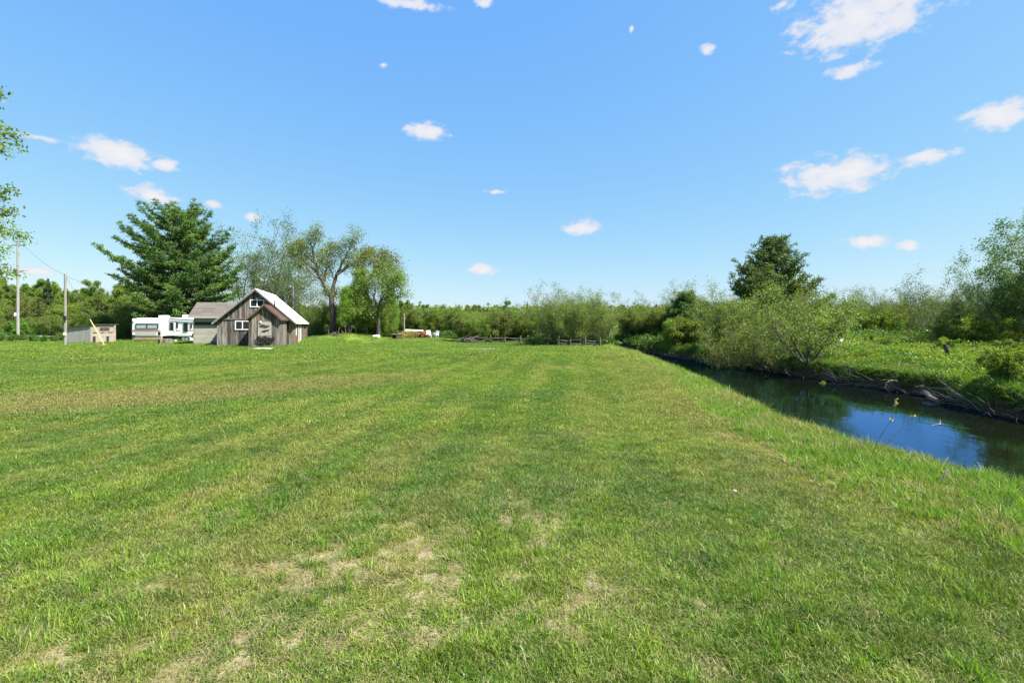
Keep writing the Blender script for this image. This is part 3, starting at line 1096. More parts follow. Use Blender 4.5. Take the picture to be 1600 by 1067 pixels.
# ------------------------------------------------------------------ building materials
M['plank'] = rough_mat('weathered_planks', (.055, .047, .04), (.205, .19, .175), 2.2, (6, 6, .45), .9, .5, rnd=.6, c3=(.13, .06, .025))
M['plank_dark'] = rough_mat('brown_planks', (.10, .06, .035), (.22, .15, .10), 2.2, (6, 6, .5), .9, .5, rnd=.35)
M['cream_board'] = rough_mat('cream_boards', (.25, .235, .19), (.34, .32, .265), 2.0, (1, 1, 4), .85, .2, rnd=.08)
M['grey_board'] = rough_mat('grey_boards', (.20, .20, .19), (.34, .33, .31), 2.0, (5, 5, .6), .9, .4, rnd=.1)
M['ply'] = rough_mat('tan_plywood', (.22, .19, .155), (.31, .275, .235), 1.5, (2, 2, 2), .85, .2, rnd=.12)
M['plyg'] = rough_mat('grey_plywood', (.24, .21, .185), (.34, .31, .28), 3, (2, 2, 1), .9, .3)
M['tin'] = rough_mat('white_tin', (.72, .73, .74), (.82, .83, .84), 1.0, (1, 1, 1), .35, .05, metal=.0, spec=.6)
M['rust'] = rough_mat('brown_metal', (.075, .042, .034), (.13, .075, .06), 2.5, (1, 1, 1), .6, .2, rnd=.1)
M['shingle'] = rough_mat('grey_shingles', (.08, .07, .06), (.14, .12, .105), 5, (1, 3, 1), .95, .5, rnd=.15)
M['trim'] = rough_mat('weathered_trim', (.09, .08, .075), (.17, .155, .145), 3, (4, 4, .6), .9, .3)
M['whitep'] = rough_mat('white_paint', (.70, .70, .69), (.80, .80, .79), 3, (1, 1, 1), .5, .05)
M['black'] = rough_mat('black_iron', (.012, .012, .013), (.03, .03, .03), 6, (1, 1, 1), .6, .2)
M['darkin'] = rough_mat('dark_interior', (.02, .018, .016), (.035, .03, .026), 3)
M['rvwhite'] = rough_mat('camper_white', (.76, .76, .75), (.84, .84, .83), 1.2, (1, 1, 1), .38, .04, spec=.5)
M['rvgrey'] = rough_mat('camper_grey', (.42, .40, .38), (.50, .48, .46), 1.2, (1, 1, 4), .4, .05, spec=.5)
M['rvstripe'] = rough_mat('camper_stripe', (.42, .16, .08), (.52, .24, .14), 1.2, (1, 1, 1), .5, .03)
M['rvtan'] = rough_mat('camper_skirt', (.30, .20, .14), (.42, .30, .22), 2, (1, 1, 2), .7, .1)
M['rubber'] = rough_mat('rubber', (.015, .015, .015), (.03, .03, .03), 5)
M['steel'] = rough_mat('galvanised', (.40, .42, .44), (.55, .56, .58), 4, (1, 1, 1), .45, .1, metal=.4)
M['pole'] = rough_mat('pole_wood', (.15, .145, .125), (.27, .26, .23), 3, (6, 6, .4), .9, .5, rnd=.1)
M['polew'] = rough_mat('pale_pole', (.20, .20, .195), (.30, .295, .285), 3, (4, 4, .4), .8, .2)
M['yellow'] = rough_mat('yellow_plastic', (.45, .36, .10), (.58, .47, .16), 3, (1, 1, 1), .5, .05)
M['rail'] = rough_mat('old_rails', (.07, .062, .055), (.17, .155, .135), 3, (2, 2, 2), .95, .5, rnd=.2)
M['stone'] = rough_mat('pale_stone', (.42, .40, .36), (.62, .60, .55), 4, (1, 1, 1), .9, .4, rnd=.1)
M['redbrown'] = rough_mat('rusty_scrap', (.10, .035, .02), (.24, .09, .05), 4, (1, 1, 1), .9, .4, rnd=.4)
M['blue'] = rough_mat('pale_blue_plastic', (.40, .56, .66), (.50, .66, .74), 3, (1, 1, 1), .5, .05)
M['canvas'] = rough_mat('pale_hull', (.66, .70, .58), (.78, .80, .66), 2, (1, 1, 1), .4, .05)
M['hull2'] = rough_mat('lime_hull', (.52, .68, .12), (.6, .74, .2), 2, (1, 1, 1), .4, .05)
M['pinkstone'] = rough_mat('pinkish_stone', (.30, .22, .18), (.42, .33, .28), 30)
M['wire'] = rough_mat('cable', (.05, .05, .05), (.09, .09, .09), 5)
m, t_ = new_mat('window_glass')
finish(t_, t_.n('ShaderNodeBsdfPrincipled', {'Base Color': (.015, .02, .02, 1), 'Roughness': .12, 'Specular IOR Level': .3}).outputs[0])
M['glass'] = m
m, t_ = new_mat('curtained_glass')
finish(t_, t_.n('ShaderNodeBsdfPrincipled', {'Base Color': (.42, .43, .44, 1), 'Roughness': .15, 'Specular IOR Level': .7}).outputs[0])
M['glassw'] = m

# ------------------------------------------------------------------ barn (local: x right along the gable, y back, z up)
BX, BY = -24.0, 45.0
BR = math.atan2(.296, .955)
barn = empty('barn', (BX, BY, 0), BR, 'grey weathered plank barn with white tin roof and gabled entrance porch', 'barn')
prs = random.Random(3)
GB = -.15
HW, EZ, AZ, DP = 3.22, 2.36, 5.28, 10.3     # half width, wall-top height at eave, apex, depth
SLP = (AZ - EZ) / HW


def plank_row(parent, x0, x1, w_, zb, ztop, y, mat, holes=(), thick=.03, name='plank', axis='x', gap=.022, outward=-1):
    x = x0
    while x < x1 - .03:
        ww = min(w_ * prs.uniform(.7, 1.35), x1 - x)
        if x1 - (x + ww) < .06:
            ww = x1 - x
        a, b = x, x + ww - gap
        mid = (a + b) / 2
        spans = [(zb + prs.uniform(-.03, .03), None)]
        hs_ = [h for h in holes if h[0] < mid < h[1]]
        segs = []
        if hs_:
            h = hs_[0]
            segs.append((zb, h[2], h[2]))
            if min(ztop(a), ztop(b)) > h[3] + .03:
                segs.append((h[3], None, None))
        else:
            segs.append((zb + prs.uniform(-.04, .02), None, None))
        for (s0, s1, _) in segs:
            za = ztop(a) if s1 is None else min(s1, ztop(a))
            zb_ = ztop(b) if s1 is None else min(s1, ztop(b))
            if max(za, zb_) - s0 < .04:
                continue
            off = prs.uniform(0, .012)
            if axis == 'x':
                poly = [(a, y + outward * off, s0), (b, y + outward * off, s0), (b, y + outward * off, zb_), (a, y + outward * off, za)]
                dv = (0, -outward * thick, 0)
            else:
                poly = [(y + outward * off, a, s0), (y + outward * off, b, s0), (y + outward * off, b, zb_), (y + outward * off, a, za)]
                dv = (-outward * thick, 0, 0)
            c = Vector(poly[0])
            MB().prism([Vector(p) - c for p in poly], dv).build(name, mat, parent, loc=c)
        x += ww


def gable(x):
    return AZ - abs(x) * SLP - .03


def window(parent, x0, x1, z0, z1, y, fr=.07, bars=1, axis='x', mats=None, out=-1):
    fm, gm_ = mats or (M['whitep'], M['glass'])
    b = MB()
    d0, d1 = y + out * .06, y - out * .05
    ya, yb = min(d0, d1), max(d0, d1)

    def bx(a, b_, c, d):
        if axis == 'x':
            b.box((a, ya, c), (b_, yb, d))
        else:
            b.box((ya, a, c), (yb, b_, d))
    bx(x0, x1, z0, z0 + fr); bx(x0, x1, z1 - fr, z1)
    bx(x0, x0 + fr, z0 + fr, z1 - fr); bx(x1 - fr, x1, z0 + fr, z1 - fr)
    for i in range(bars):
        xm = x0 + (x1 - x0) * (i + 1) / (bars + 1)
        bx(xm - fr * .5, xm + fr * .5, z0 + fr, z1 - fr)
    f = b.build('window', fm, parent)
    for i in range(bars + 1):
        a = x0 + (x1 - x0) * i / (bars + 1) + fr * (1 if i == 0 else .5)
        c = x0 + (x1 - x0) * (i + 1) / (bars + 1) - fr * (1 if i == bars else .5)
        g = MB()
        if axis == 'x':
            g.box((a, y - .006, z0 + fr), (c, y + .006, z1 - fr))
        else:
            g.box((y - .006, a, z0 + fr), (y + .006, c, z1 - fr))
        g.build('pane', gm_, f)
    return f


W1 = (-1.74, -.50, 1.50, 2.34)     # lower window
W2 = (-.50, .72, 3.62, 4.32)       # gable window
# dark inner shell so no light leaks
sh = MB()
sh.prism([(-HW + .08, .08, GB), (HW - .08, .08, GB), (HW - .08, .08, EZ - .2), (0, .08, AZ - .2), (-HW + .08, .08, EZ - .2)], (0, DP - .2, 0))
sh.build('inner_wall', M['darkin'], barn)
plank_row(barn, -HW, HW, .21, GB, lambda x: min(2.46, gable(x)), 0, M['plank'], [W1])
plank_row(barn, -HW, HW, .21, 2.50, gable, -.03, M['plank'], [W2])
MB().box((-2.92, -.08, 2.44), (.0, -.045, 2.53)).build('trim_board', M['trim'], barn)
window(barn, *W1, -.02)
window(barn, *W2, -.05)
MB().prism([(-.02, -.06, 4.33), (.24, -.06, 4.33), (.11, -.06, 4.50)], (0, -.03, 0)).build('window_cap', M['whitep'], barn)
# side and back walls
D1 = (2.6, 3.35, -.1, 1.95)
plank_row(barn, 0.03, DP, .22, GB, lambda y: EZ - .06, HW, M['plank_dark'], [(3.6, 5.0, GB, 2.0)], axis='y', outward=1)
plank_row(barn, 0.03, DP, .24, GB, lambda y: EZ - .06, -HW, M['plank'], axis='y')
plank_row(barn, -HW, HW, .24, GB, gable, DP, M['plank'], outward=1)
MB().box((HW + .03, 3.45, GB), (HW + .1, 3.58, 2.05)).box((HW + .03, 5.0, GB), (HW + .1, 5.12, 2.05)).box((HW + .03, 3.45, 2.05), (HW + .1, 5.12, 2.16)).build('door_frame', M['whitep'], barn)
MB().box((HW - .06, 3.6, GB), (HW - .02, 4.98, 2.04)).build('door', M['plank_dark'], barn)
MB().box((HW + .03, 1.5, .9), (HW + .07, 1.72, 1.75)).build('wall_board', M['whitep'], barn)
for yy in (2.35, 6.4, DP - .1):
    MB().box((HW + .02, yy, GB), (HW + .16, yy + .14, EZ - .05)).build('corner_post', M['trim'], barn)
# main roof
ov = .30
fx = -.42
SL = math.hypot(1, SLP)
for sgn in (1, -1):
    rb = MB()
    xe = (HW + ov) * sgn
    ze = AZ - (HW + ov) * SLP
    rb.prism([(0, fx, AZ + .02), (xe, fx, ze + .02), (xe, fx, ze - .07), (0, fx, AZ - .07)], (0, DP + .8, 0))
    rb.build('roof_deck', M['plank_dark'], barn)
    npan = 12
    for i in range(npan):      # tin sheets with a standing rib on each edge
        y0 = fx + (DP + .8) * i / npan
        y1 = fx + (DP + .8) * (i + 1) / npan - .006
        s = MB()
        s.prism([(.0, y0, AZ + .034), (xe * 1.012, y0, AZ + .034 - abs(xe) * 1.012 * SLP), (xe * 1.012, y0, AZ + .026 - abs(xe) * 1.012 * SLP), (0, y0, AZ + .026)], (0, y1 - y0, 0))
        for q in (0.0, .33, .66):
            yq = y0 + (y1 - y0) * q
            s.prism([(0, yq, AZ + .07), (xe * 1.012, yq, AZ + .07 - abs(xe) * 1.012 * SLP), (xe * 1.012, yq, AZ + .035 - abs(xe) * 1.012 * SLP), (0, yq, AZ + .035)], (0, .03, 0))
        s.build('roof_sheet', M['tin'], barn)
    MB().prism([(0, fx - .035, AZ + .05), (xe, fx - .035, ze + .05), (xe, fx - .035, ze - .14), (0, fx - .035, AZ - .14)], (0, .032, 0)).build('barge_board', M['trim'], barn)
MB().prism([(-.16, fx, AZ - .07), (0, fx, AZ + .085), (.16, fx, AZ - .07), (0, fx, AZ + .045)], (0, DP + .8, 0)).build('ridge_cap', M['tin'], barn)
MB().tube([(1.75, -1.0, 3.2), (1.75, -1.0, 4.15)], .06, 8).box((1.66, -1.09, 4.15), (1.84, -.91, 4.2)).build('stove_pipe', M['black'], barn)
# porch
PC, PW, PY = 1.40, 1.24, -3.85
PA, PE = 3.72, 2.42
PS = (PA - PE) / 1.42


def pg(x):
    return PA - abs(x - PC) * PS - .03


PG = -.12
sh = MB()
sh.prism([(PC - PW + .05, PY + .06, PG), (PC + PW - .05, PY + .06, PG), (PC + PW - .05, PY + .06, pg(PC + PW) - .1), (PC, PY + .06, PA - .15), (PC - PW + .05, PY + .06, pg(PC - PW) - .1)], (0, 3.7, 0))
sh.build('inner_wall', M['darkin'], barn)
plank_row(barn, PC - PW, PC + PW, .19, PG, pg, PY, M['plank'], [(PC - .52, PC + .55, PG + 1.0, 2.28)])
plank_row(barn, PY + .03, -.05, .2, PG, lambda y: pg(PC + PW), PC + PW, M['plank'], axis='y', outward=1)
plank_row(barn, PY + .03, -.05, .2, PG, lambda y: pg(PC - PW), PC - PW, M['plank'], axis='y')
MB().box((PC - .52, PY - .035, PG + .85), (PC + .55, PY + .0, 2.28)).build('plywood_panel', M['plyg'], barn)
MB().box((PC - .55, PY - .055, 2.28), (PC + .58, PY - .01, 2.37)).build('trim_board', M['trim'], barn)
MB().tube([(PC - .35, PY - .09, 1.93), (PC - .1, PY - .12, 2.0), (PC + .2, PY - .1, 1.88), (PC + .48, PY - .1, 1.96)], [.03, .055, .05, .02], 6).build('driftwood', M['rail'], barn)
MB().tube([(PC - .2, PY - .08, 1.42), (PC + .1, PY - .1, 1.5), (PC + .42, PY - .08, 1.55)], [.02, .045, .02], 6).build('driftwood', M['barkd'], barn)
lampb = MB()
for i in range(5):
    pass
lampb.tube([(PC - .30, PY - .02, 2.2), (PC - .30, PY - .10, 2.2), (PC - .30, PY - .14, 2.19)], [.05, .09, .05], 10)
lampb.build('porch_lamp', M['whitep'], barn)
# black iron ornament of rings, bars and scrolls low on the porch front
ir = MB()


def ring(b, c, r_, th, n=18):
    pts = [(c[0] + r_ * math.cos(2 * math.pi * i / n), c[1], c[2] + r_ * math.sin(2 * math.pi * i / n)) for i in range(n + 1)]
    b.tube(pts, th, 5, False)


oy = PY - .09
for (cx, cz, rr_) in ((-.62 + .25, .62, .27), (-.02, .56, .24), (.42, .62, .22), (.70, .80, .13)):
    ring(ir, (PC + cx, oy, cz), rr_, .036)
    ring(ir, (PC + cx + .02, oy - .02, cz), rr_ * .5, .034)
for (a, b_) in (((-.5, .95), (.55, 1.02)), ((-.5, .5), (-.1, .95)), ((.1, .9), (.5, .35)), ((-.2, .35), (.1, .95)), ((.2, .4), (.75, .9)), ((-.62, .8), (-.3, 1.06)), ((0, 1.05), (.3, .8))):
    ir.tube([(PC + a[0], oy, a[1]), (PC + b_[0], oy - .03, b_[1])], .03, 5)
ir.build('iron_ornament', M['black'], barn)
for sgn in (1, -1):
    xe = PC + 1.46 * sgn
    ze = PA - 1.46 * PS
    MB().prism([(PC, PY - .3, PA + .03), (xe, PY - .3, ze + .03), (xe, PY - .3, ze - .04), (PC, PY - .3, PA - .04)], (0, 4.22, 0)).build('porch_roof_deck', M['plank_dark'], barn)
    for i in range(5):
        y0 = PY - .3 + 4.22 * i / 5
        s = MB()
        s.prism([(PC, y0, PA + .044), (xe + .02 * sgn, y0, ze + .026), (xe + .02 * sgn, y0, ze + .034), (PC, y0, PA + .052)], (0, 4.22 / 5 - .006, 0))
        s.prism([(PC, y0, PA + .052), (xe, y0, ze + .034), (xe, y0, ze + .075), (PC, y0, PA + .09)], (0, .03, 0))
        s.build('porch_roof_sheet', M['rust'], barn)
    MB().prism([(PC, PY - .335, PA + .06), (xe, PY - .335, ze + .06), (xe, PY - .335, ze - .13), (PC, PY - .335, PA - .13)], (0, .03, 0)).build('barge_board', M['rust'], barn)
# annex on the left of the barn (same frame)
ax0, ax1, ay = -6.15, -HW - .05, 3.6
MB().box((ax0 + .1, ay + .08, GB), (ax1, ay + 4.4, 2.25)).build('annex_inner_wall', M['darkin'], barn)
for i in range(8):
    z0 = .32 + i * .235 - .3
    if z0 > 1.78: break
    MB().box((ax0, ay - .01 * (i % 2), z0), (ax1, ay + .05, z0 + .228)).build('clapboard', M['cream_board'], barn)
MB().box((ax0, ay - .02, 1.92), (ax1, ay + .06, 2.0)).build('trim_board', M['trim'], barn)
MB().box((ax0, ay + .1, 2.0), (ax1, ay + .14, 2.85)).build('annex_loft_wall', M['grey_board'], barn)
MB().box((ax0 - .02, ay, GB), (ax0 + .08, ay + 4.4, 2.45)).build('annex_side_wall', M['cream_board'], barn)
ez, rz_, ey, ry_ = 2.78, 4.25, ay - .45, ay + 2.3
for j in range(8):            # shingle courses
    f0, f1 = j / 8, (j + 1) / 8
    ya, yb = ey + (ry_ - ey) * f0, ey + (ry_ - ey) * f1
    za, zb_ = ez + (rz_ - ez) * f0, ez + (rz_ - ez) * f1
    xx = ax0 - .35
    while xx < ax1 + 1.2:
        w2 = prs.uniform(.8, 1.1)
        MB().prism([(xx, ya - .03, za + .012), (xx, yb, zb_), (xx, yb, zb_ - .03), (xx, ya - .03, za - .02)], (min(w2, ax1 + 1.3 - xx) - .012, 0, 0)).build('shingle', M['shingle'], barn)
        xx += w2
MB().prism([(ax0 - .33, ey, ez - .04), (ax0 - .33, ry_, rz_ - .04), (ax0 - .33, 2 * ry_ - ey, ez - .04)], (ax1 + 1.2 - ax0, 0, 0)).build('annex_roof_deck', M['trim'], barn)
MB().box((ax0 - .36, ey - .05, ez - .16), (ax1 + .4, ey - .01, ez - .0)).build('fascia', M['cream_board'], barn)

# ------------------------------------------------------------------ camper trailer
CY = 57.0
camper = empty('camper_trailer', (X(208, CY), CY, -.02), 0, 'long white travel trailer with orange stripes parked left of the barn', 'camper')
Lc = 8.1
mp = CY / FPX


def cx(p):
    return (p - 208) * mp


b = MB()
b.prism([(.0, .35, .62), (Lc, .35, .62), (Lc, .35, 2.72), (cx(262), .35, 2.86), (cx(256), .35, 2.78), (.12, .35, 2.78), (0, .35, 2.66)], (0, 2.1, 0))
b.build('body', M['rvwhite'], camper, bevel=.06)
sl = empty('slide_out', (0, 0, 0)); sl.parent = camper
so_ = MB().box((.02, -.25, .62), (cx(254), .34, 2.72)).build('slide_body', M['rvwhite'], sl, bevel=.09)
MB().box((.03, -.262, 1.23), (cx(254) - .01, -.252, 1.38)).build('stripe', M['rvstripe'], sl)
MB().box((.03, -.262, 1.12), (cx(254) - .01, -.252, 1.17)).build('stripe', M['rvtan'], sl)
MB().box((.45, -.262, .72), (cx(247), -.252, 1.06)).build('lower_panel', M['rvgrey'], sl)
window(sl, cx(215), cx(250), 1.53, 2.14, -.26, fr=.05, bars=1, mats=(M['black'], M['glassw']))
MB().box((cx(209.3), -.28, 2.2), (cx(211), -.255, 2.36)).build('marker_lamp', M['black'], sl)
MB().box((cx(249.5), -.275, .78), (cx(254) - .02, -.255, 1.12)).build('vent', M['black'], sl)
MB().box((.02, -.2, .2), (cx(254), .0, .60)).build('skirt', M['rvtan'], camper)
MB().box((cx(209), -.29, .62), (cx(213.5), -.2, .78)).build('tail_lamp', M['black'], camper)
MB().box((cx(258), .335, 1.26), (cx(278), .348, 1.35)).box((cx(291), .335, 1.26), (Lc - .02, .348, 1.35)).build('stripe', M['rvstripe'], camper)
MB().box((cx(256.5), .335, .66), (Lc - .01, .348, .80)).build('lower_panel', M['rvgrey'], camper)
d = MB().box((cx(258.5), .30, .70), (cx(271), .349, 2.45)).build('door', M['rvwhite'], camper, bevel=.02)
MB().box((cx(261), .285, 1.30), (cx(268.4), .30, 2.28)).build('door_window', M['glass'], camper)
MB().box((cx(269), .27, 1.2), (cx(270), .30, 1.3)).build('door_handle', M['black'], camper)
window(camper, cx(272.5), cx(275), 1.62, 2.26, .34, fr=.03, bars=0, mats=(M['black'], M['glass']))
window(camper, cx(284), cx(290.5), 1.17, 2.22, .34, fr=.05, bars=0, mats=(M['black'], M['glass']))
window(camper, cx(295), cx(297), 1.6, 2.14, .34, fr=.03, bars=0, mats=(M['black'], M['glass']))
MB().tube([(cx(262), .25, 2.68), (cx(308), .25, 2.46)], .05, 8).build('awning_roll', M['black'], camper)
MB().tube([(cx(262.5), .30, .8), (cx(262.5), .27, 2.66)], .02, 6).build('awning_arm', M['steel'], camper)
MB().tube([(cx(306.5), .30, .8), (cx(306.5), .27, 2.46)], .02, 6).build('awning_arm', M['steel'], camper)
for (a, c, h_) in ((238.5, 249, .28), (276, 287, .34), (291.5, 302, .30)):
    MB().box((cx(a), .9, 2.74), (cx(c), 1.8, 2.84 + h_)).build('roof_vent', M['rvwhite'], camper, bevel=.07)
MB().tube([(cx(281), 1.2, 3.1), (cx(281), 1.2, 3.5)], .02, 6).build('roof_pipe', M['black'], camper)
MB().tube([(cx(305), .8, 2.8), (cx(305), .8, 3.1)], .03, 6).build('roof_pipe', M['steel'], camper)
MB().box((cx(256.5), .45, .42), (Lc - .1, 2.3, .62)).build('chassis', M['black'], camper)
for wx in (cx(283), cx(288.5)):
    for wy_ in (.5, 2.1):
        wl = MB().tube([(wx, wy_ - .11, .36), (wx, wy_ + .11, .36)], .36, 20).build('wheel', M['rubber'], camper)
        MB().tube([(wx, wy_ - .125, .36), (wx, wy_ - .112, .36)], .19, 16).build('rim', M['steel'], wl)
MB().box((cx(276), .30, .60), (cx(294), .40, .68)).build('wheel_arch', M['steel'], camper)
for lx in (cx(273), cx(298)):
    MB().tube([(lx, .5, .0), (lx, .5, .45)], .05, 6).build('stabiliser_leg', M['steel'], camper)
MB().box((cx(258.5), -.2, .28), (cx(270), .3, .34)).build('door_step', M['black'], camper)
t_ = empty('storage_bin', (X(301, 55.5), 55.5, 0), .1, 'pale blue lidded bin standing by the camper beside the barn annex', 'bin')
MB().prism([(-.22, -.2, .02), (.22, -.2, .02), (.3, -.25, .72), (-.3, -.25, .72)], (0, .45, 0)).build('tub', M['blue'], t_, bevel=.02)
MB().box((-.33, -.29, .72), (.33, .26, .80)).build('lid', M['whitep'], t_, bevel=.02)
t_ = empty('kettle_grill', (X(304.5, 55.2), 55.2, 0), .1, 'black kettle grill next to the pale blue bin at the camper end', 'grill')
b = MB()
for k in range(3):
    a = k * 2.09
    b = MB().tube([(.12 * math.cos(a), .12 * math.sin(a), .6), (.3 * math.cos(a), .3 * math.sin(a), -.02)], .018, 5)
    b.build('leg', M['steel'], t_)
prof = [(0, .50), (.2, .54), (.29, .68), (.30, .78)]
b = MB().tube([(0, 0, z_) for r_, z_ in prof], [max(r_, .01) for r_, z_ in prof], 14); b.build('bowl', M['black'], t_, smooth=True)
prof = [(.31, .785), (.28, .90), (.18, .99), (.01, 1.02)]
b = MB().tube([(0, 0, z_) for r_, z_ in prof], [r_ for r_, z_ in prof], 14); b.build('lid', M['black'], t_, smooth=True)
tk = MB().tube([(0, 0, 0), (0, 0, .03), (0, 0, .33), (0, 0, .42), (0, 0, .47)], [.13, .16, .16, .09, .04], 12).build('gas_bottle', M['whitep'], None, loc=(X(299.2, 54.8), 54.8, 0), smooth=True)
tag(tk, 'small white gas bottle on the grass under the camper end', 'gas bottle')
tk = MB().tube([(0, 0, 0), (0, 0, .02), (0, 0, .25), (0, 0, .26)], [.12, .13, .15, .15], 12).build('bucket', M['whitep'], None, loc=(X(274, 54.0), 54.0, 0), smooth=True)
tag(tk, 'small pale bucket on the grass below the camper door', 'bucket')
# stump
st = empty('tree_stump', (X(258, 49), 49, Hf(X(258, 49), 49)), 0, 'broad sawn tree stump with grey bark in front of the camper', 'stump')
ts = random.Random(8)
pts = []
b = MB()
n = 26
rads = [.66 * (1 + .08 * math.sin(k * 2.4) + .05 * ts.uniform(-1, 1)) for k in range(n)]
vs = []
for (z_, f_) in ((-.1, 1.12), (.12, 1.02), (.50, .97), (.52, .92)):
    vs += [(rads[k] * f_ * math.cos(2 * math.pi * k / n), rads[k] * f_ * .8 * math.sin(2 * math.pi * k / n), z_) for k in range(n)]
fs = [(r_ * n + k, r_ * n + (k + 1) % n, (r_ + 1) * n + (k + 1) % n, (r_ + 1) * n + k) for r_ in range(3) for k in range(n)]
MB().add(vs, fs).build('bark', M['bark'], st)
MB().add([(rads[k] * .93 * math.cos(2 * math.pi * k / n), rads[k] * .93 * .8 * math.sin(2 * math.pi * k / n), .521) for k in range(n)], [tuple(range(n))]).build('cut_face', M['pole'], st)

# ------------------------------------------------------------------ low shed at far left
S_ = empty('shed', (X(141, 50), 50, -.05), 0, 'low flat roofed shed with grey side and tan plywood front', 'shed')
# left face runs along -x, right face runs back (+y)
LW, LD = 2.75, 3.2


def rt(x_):     # roof height falls to the left
    return 2.06 + x_ * .13


x_ = -LW
i = 0
while x_ < -.05:
    w2 = min(.31, -x_)
    MB().prism([(x_, 0, 0), (x_ + w2 - .01, 0, 0), (x_ + w2 - .01, 0, rt(x_ + w2) - .07), (x_, 0, rt(x_) - .07)], (0, .03, 0)).build('board', M['grey_board'], S_)
    x_ += w2
MB().box((-LW + .02, .04, 0), (-.04, LD, 1.62)).build('inner_wall', M['darkin'], S_)
vy = [(.12, .42), (1.25, 1.6)]
b = MB()
for (y0, y1, z0, z1) in ((0, LD, .78, 1.12), (0, LD, 1.22, 1.34), (0, 1.1, 1.34, 1.72), (2.35, LD, 1.34, 1.72), (0, LD, 1.72, 1.98),
                         (0, .25, 0, .78), (.62, 1.95, 0, .78), (2.3, LD, 0, .78), (0, .25, 1.12, 1.22), (.8, 1.2, 1.12, 1.22), (1.75, 2.15, 1.12, 1.22), (2.8, LD, 1.12, 1.22)):
    MB().box((0, y0 + .004, z0), (.03, y1 - .004, z1 - .004)).build('plywood_panel', M['ply'], S_)
MB().box((-.05, .05, 0), (-.02, LD, 1.95)).build('inner_panel', M['darkin'], S_)
for q in range(5):
    MB().box((.0, 1.12 + q * .245, 1.36), (.045, 1.17 + q * .245, 1.70)).build('vent_slat', M['trim'], S_)
MB().prism([(-LW - .15, -.15, rt(-LW - .15)), (.2, -.15, rt(.2)), (.2, -.15, rt(.2) - .08), (-LW - .15, -.15, rt(-LW - .15) - .08)], (0, LD + .3, 0)).build('roof', M['barkd'], S_)
for yq in (.3, 2.9):
    MB().box((.03, yq, 1.80), (.1, yq + .18, 1.92)).build('lamp', M['whitep'], S_)

# ------------------------------------------------------------------ poles
def pole(name, px_, Y, top, base, r_, mat, label, cat):
    z0 = Z(base, Y)
    o = empty(name, (X(px_, Y), Y, z0), 0, label, cat)
    h_ = Z(top, Y) - z0
    MB().tube([(0, 0, -1.2), (0, 0, h_)], [r_, r_ * .72], 10).build('shaft', mat, o)
    return o, h_


p1, h1 = pole('utility_pole', 28, 62, 378, 532, .17, M['polew'], 'tall pale utility pole with crossarm beside the road woods', 'utility pole')
MB().box((-.9, -.06, h1 - .5), (.9, .06, h1 - .38)).build('crossarm', M['pole'], p1)
for q in (-.8, 0, .8):
    MB().tube([(q, 0, h1 - .38), (q, 0, h1 - .2)], .05, 6).build('insulator', M['steel'], p1)
MB().tube([(-.2, -.15, 3.1), (-.2, -.15, 3.4), (-.2, -.15, 3.6)], [.14, .16, .1], 8).build('meter', M['steel'], p1)
MB().tube([(0, -.28, h1 - 4.4), (0, -.28, h1 - 3.6)], .17, 8).build('transformer', M['barkd'], p1)
MB().tube([(-1.5, 0, h1 - 3.7), (1.2, 0, h1 - 3.72)], .035, 5).build('crossarm', M['pole'], p1)
p2, h2 = pole('utility_pole', 102, 45, 428, 541, .135, M['pole'], 'shorter grey wooden pole standing on the lawn left of the shed', 'utility pole')
MB().box((.02, -.26, h2 * .36), (.24, -.12, h2 * .42)).build('meter_box', M['black'], p2)
MB().box((-.02, -.2, h2 * .15), (.18, -.12, h2 * .19)).build('label_plate', M['whitep'], p2)
ga = P3(163, 539, 45.6)
gb = P3(102, 430, 45)
gy_ = empty('guy_wire', ga, 0, 'guy wire with yellow guard running down to the lawn from the grey pole', 'guy wire')
MB().tube([(0, 0, 0), gb - ga], .012, 5).build('wire', M['wire'], gy_)
q = (gb - ga)
MB().tube([q * .02, q * .37], .04, 8).build('guard', M['yellow'], gy_)
rk = random.Random(4)
for k in range(5):
    b = MB()
    r_ = rk.uniform(.14, .26)
    vs = []
    pts = [rvec(rk) * r_ * rk.uniform(.75, 1.1) for _ in range(22)]
    import bmesh
    bm_ = bmesh.new()
    for p in pts: bm_.verts.new((p.x * 1.3, p.y, p.z * .7 + .06))
    bmesh.ops.convex_hull(bm_, input=bm_.verts)
    me = bpy.data.meshes.new('rock')
    bm_.to_mesh(me); bm_.free()
    o = link_mesh('rock', me, M['redbrown'] if k < 3 else M['stone'], None, (X(153 + k * 2.6, 45.5), 45.4 + rk.uniform(-.2, .2), 0))
    tag(o, 'dark rock heaped on the lawn at the foot of the guy wire', 'rock', 'rocks at the foot of the guy wire')
p3, h3 = pole('lamp_post', 458, 62, 447, 515, .13, M['polew'], 'white lamp post rising behind the white tin barn roof', 'lamp post')
MB().tube([(0, 0, h3 - .1), (-.35, -.1, h3 + .02)], .04, 6).build('arm', M['steel'], p3)
MB().tube([(-.35, -.1, h3 + .1), (-.35, -.1, h3 - .06), (-.35, -.1, h3 - .2)], [.08, .2, .22], 12).build('lamp_shade', M['steel'], p3)
MB().tube([(.35, 0, -1), (.35, 0, h3 * .97)], .05, 6).build('conduit', M['pole'], p3)
p4, h4 = pole('white_post', 631.5, 66, 490, 522, .09, M['polew'], 'slim white post standing behind the pile of yellow brush', 'post')


def wire(a, b, sag, label, r_=.012):
    pts = []
    for i in range(15):
        f = i / 14
        p = a.lerp(b, f)
        p.z -= sag * 4 * f * (1 - f)
        pts.append(p)
    o = MB().tube(pts, r_, 4).build('power_line', M['wire'])
    tag(o, label, 'cable')


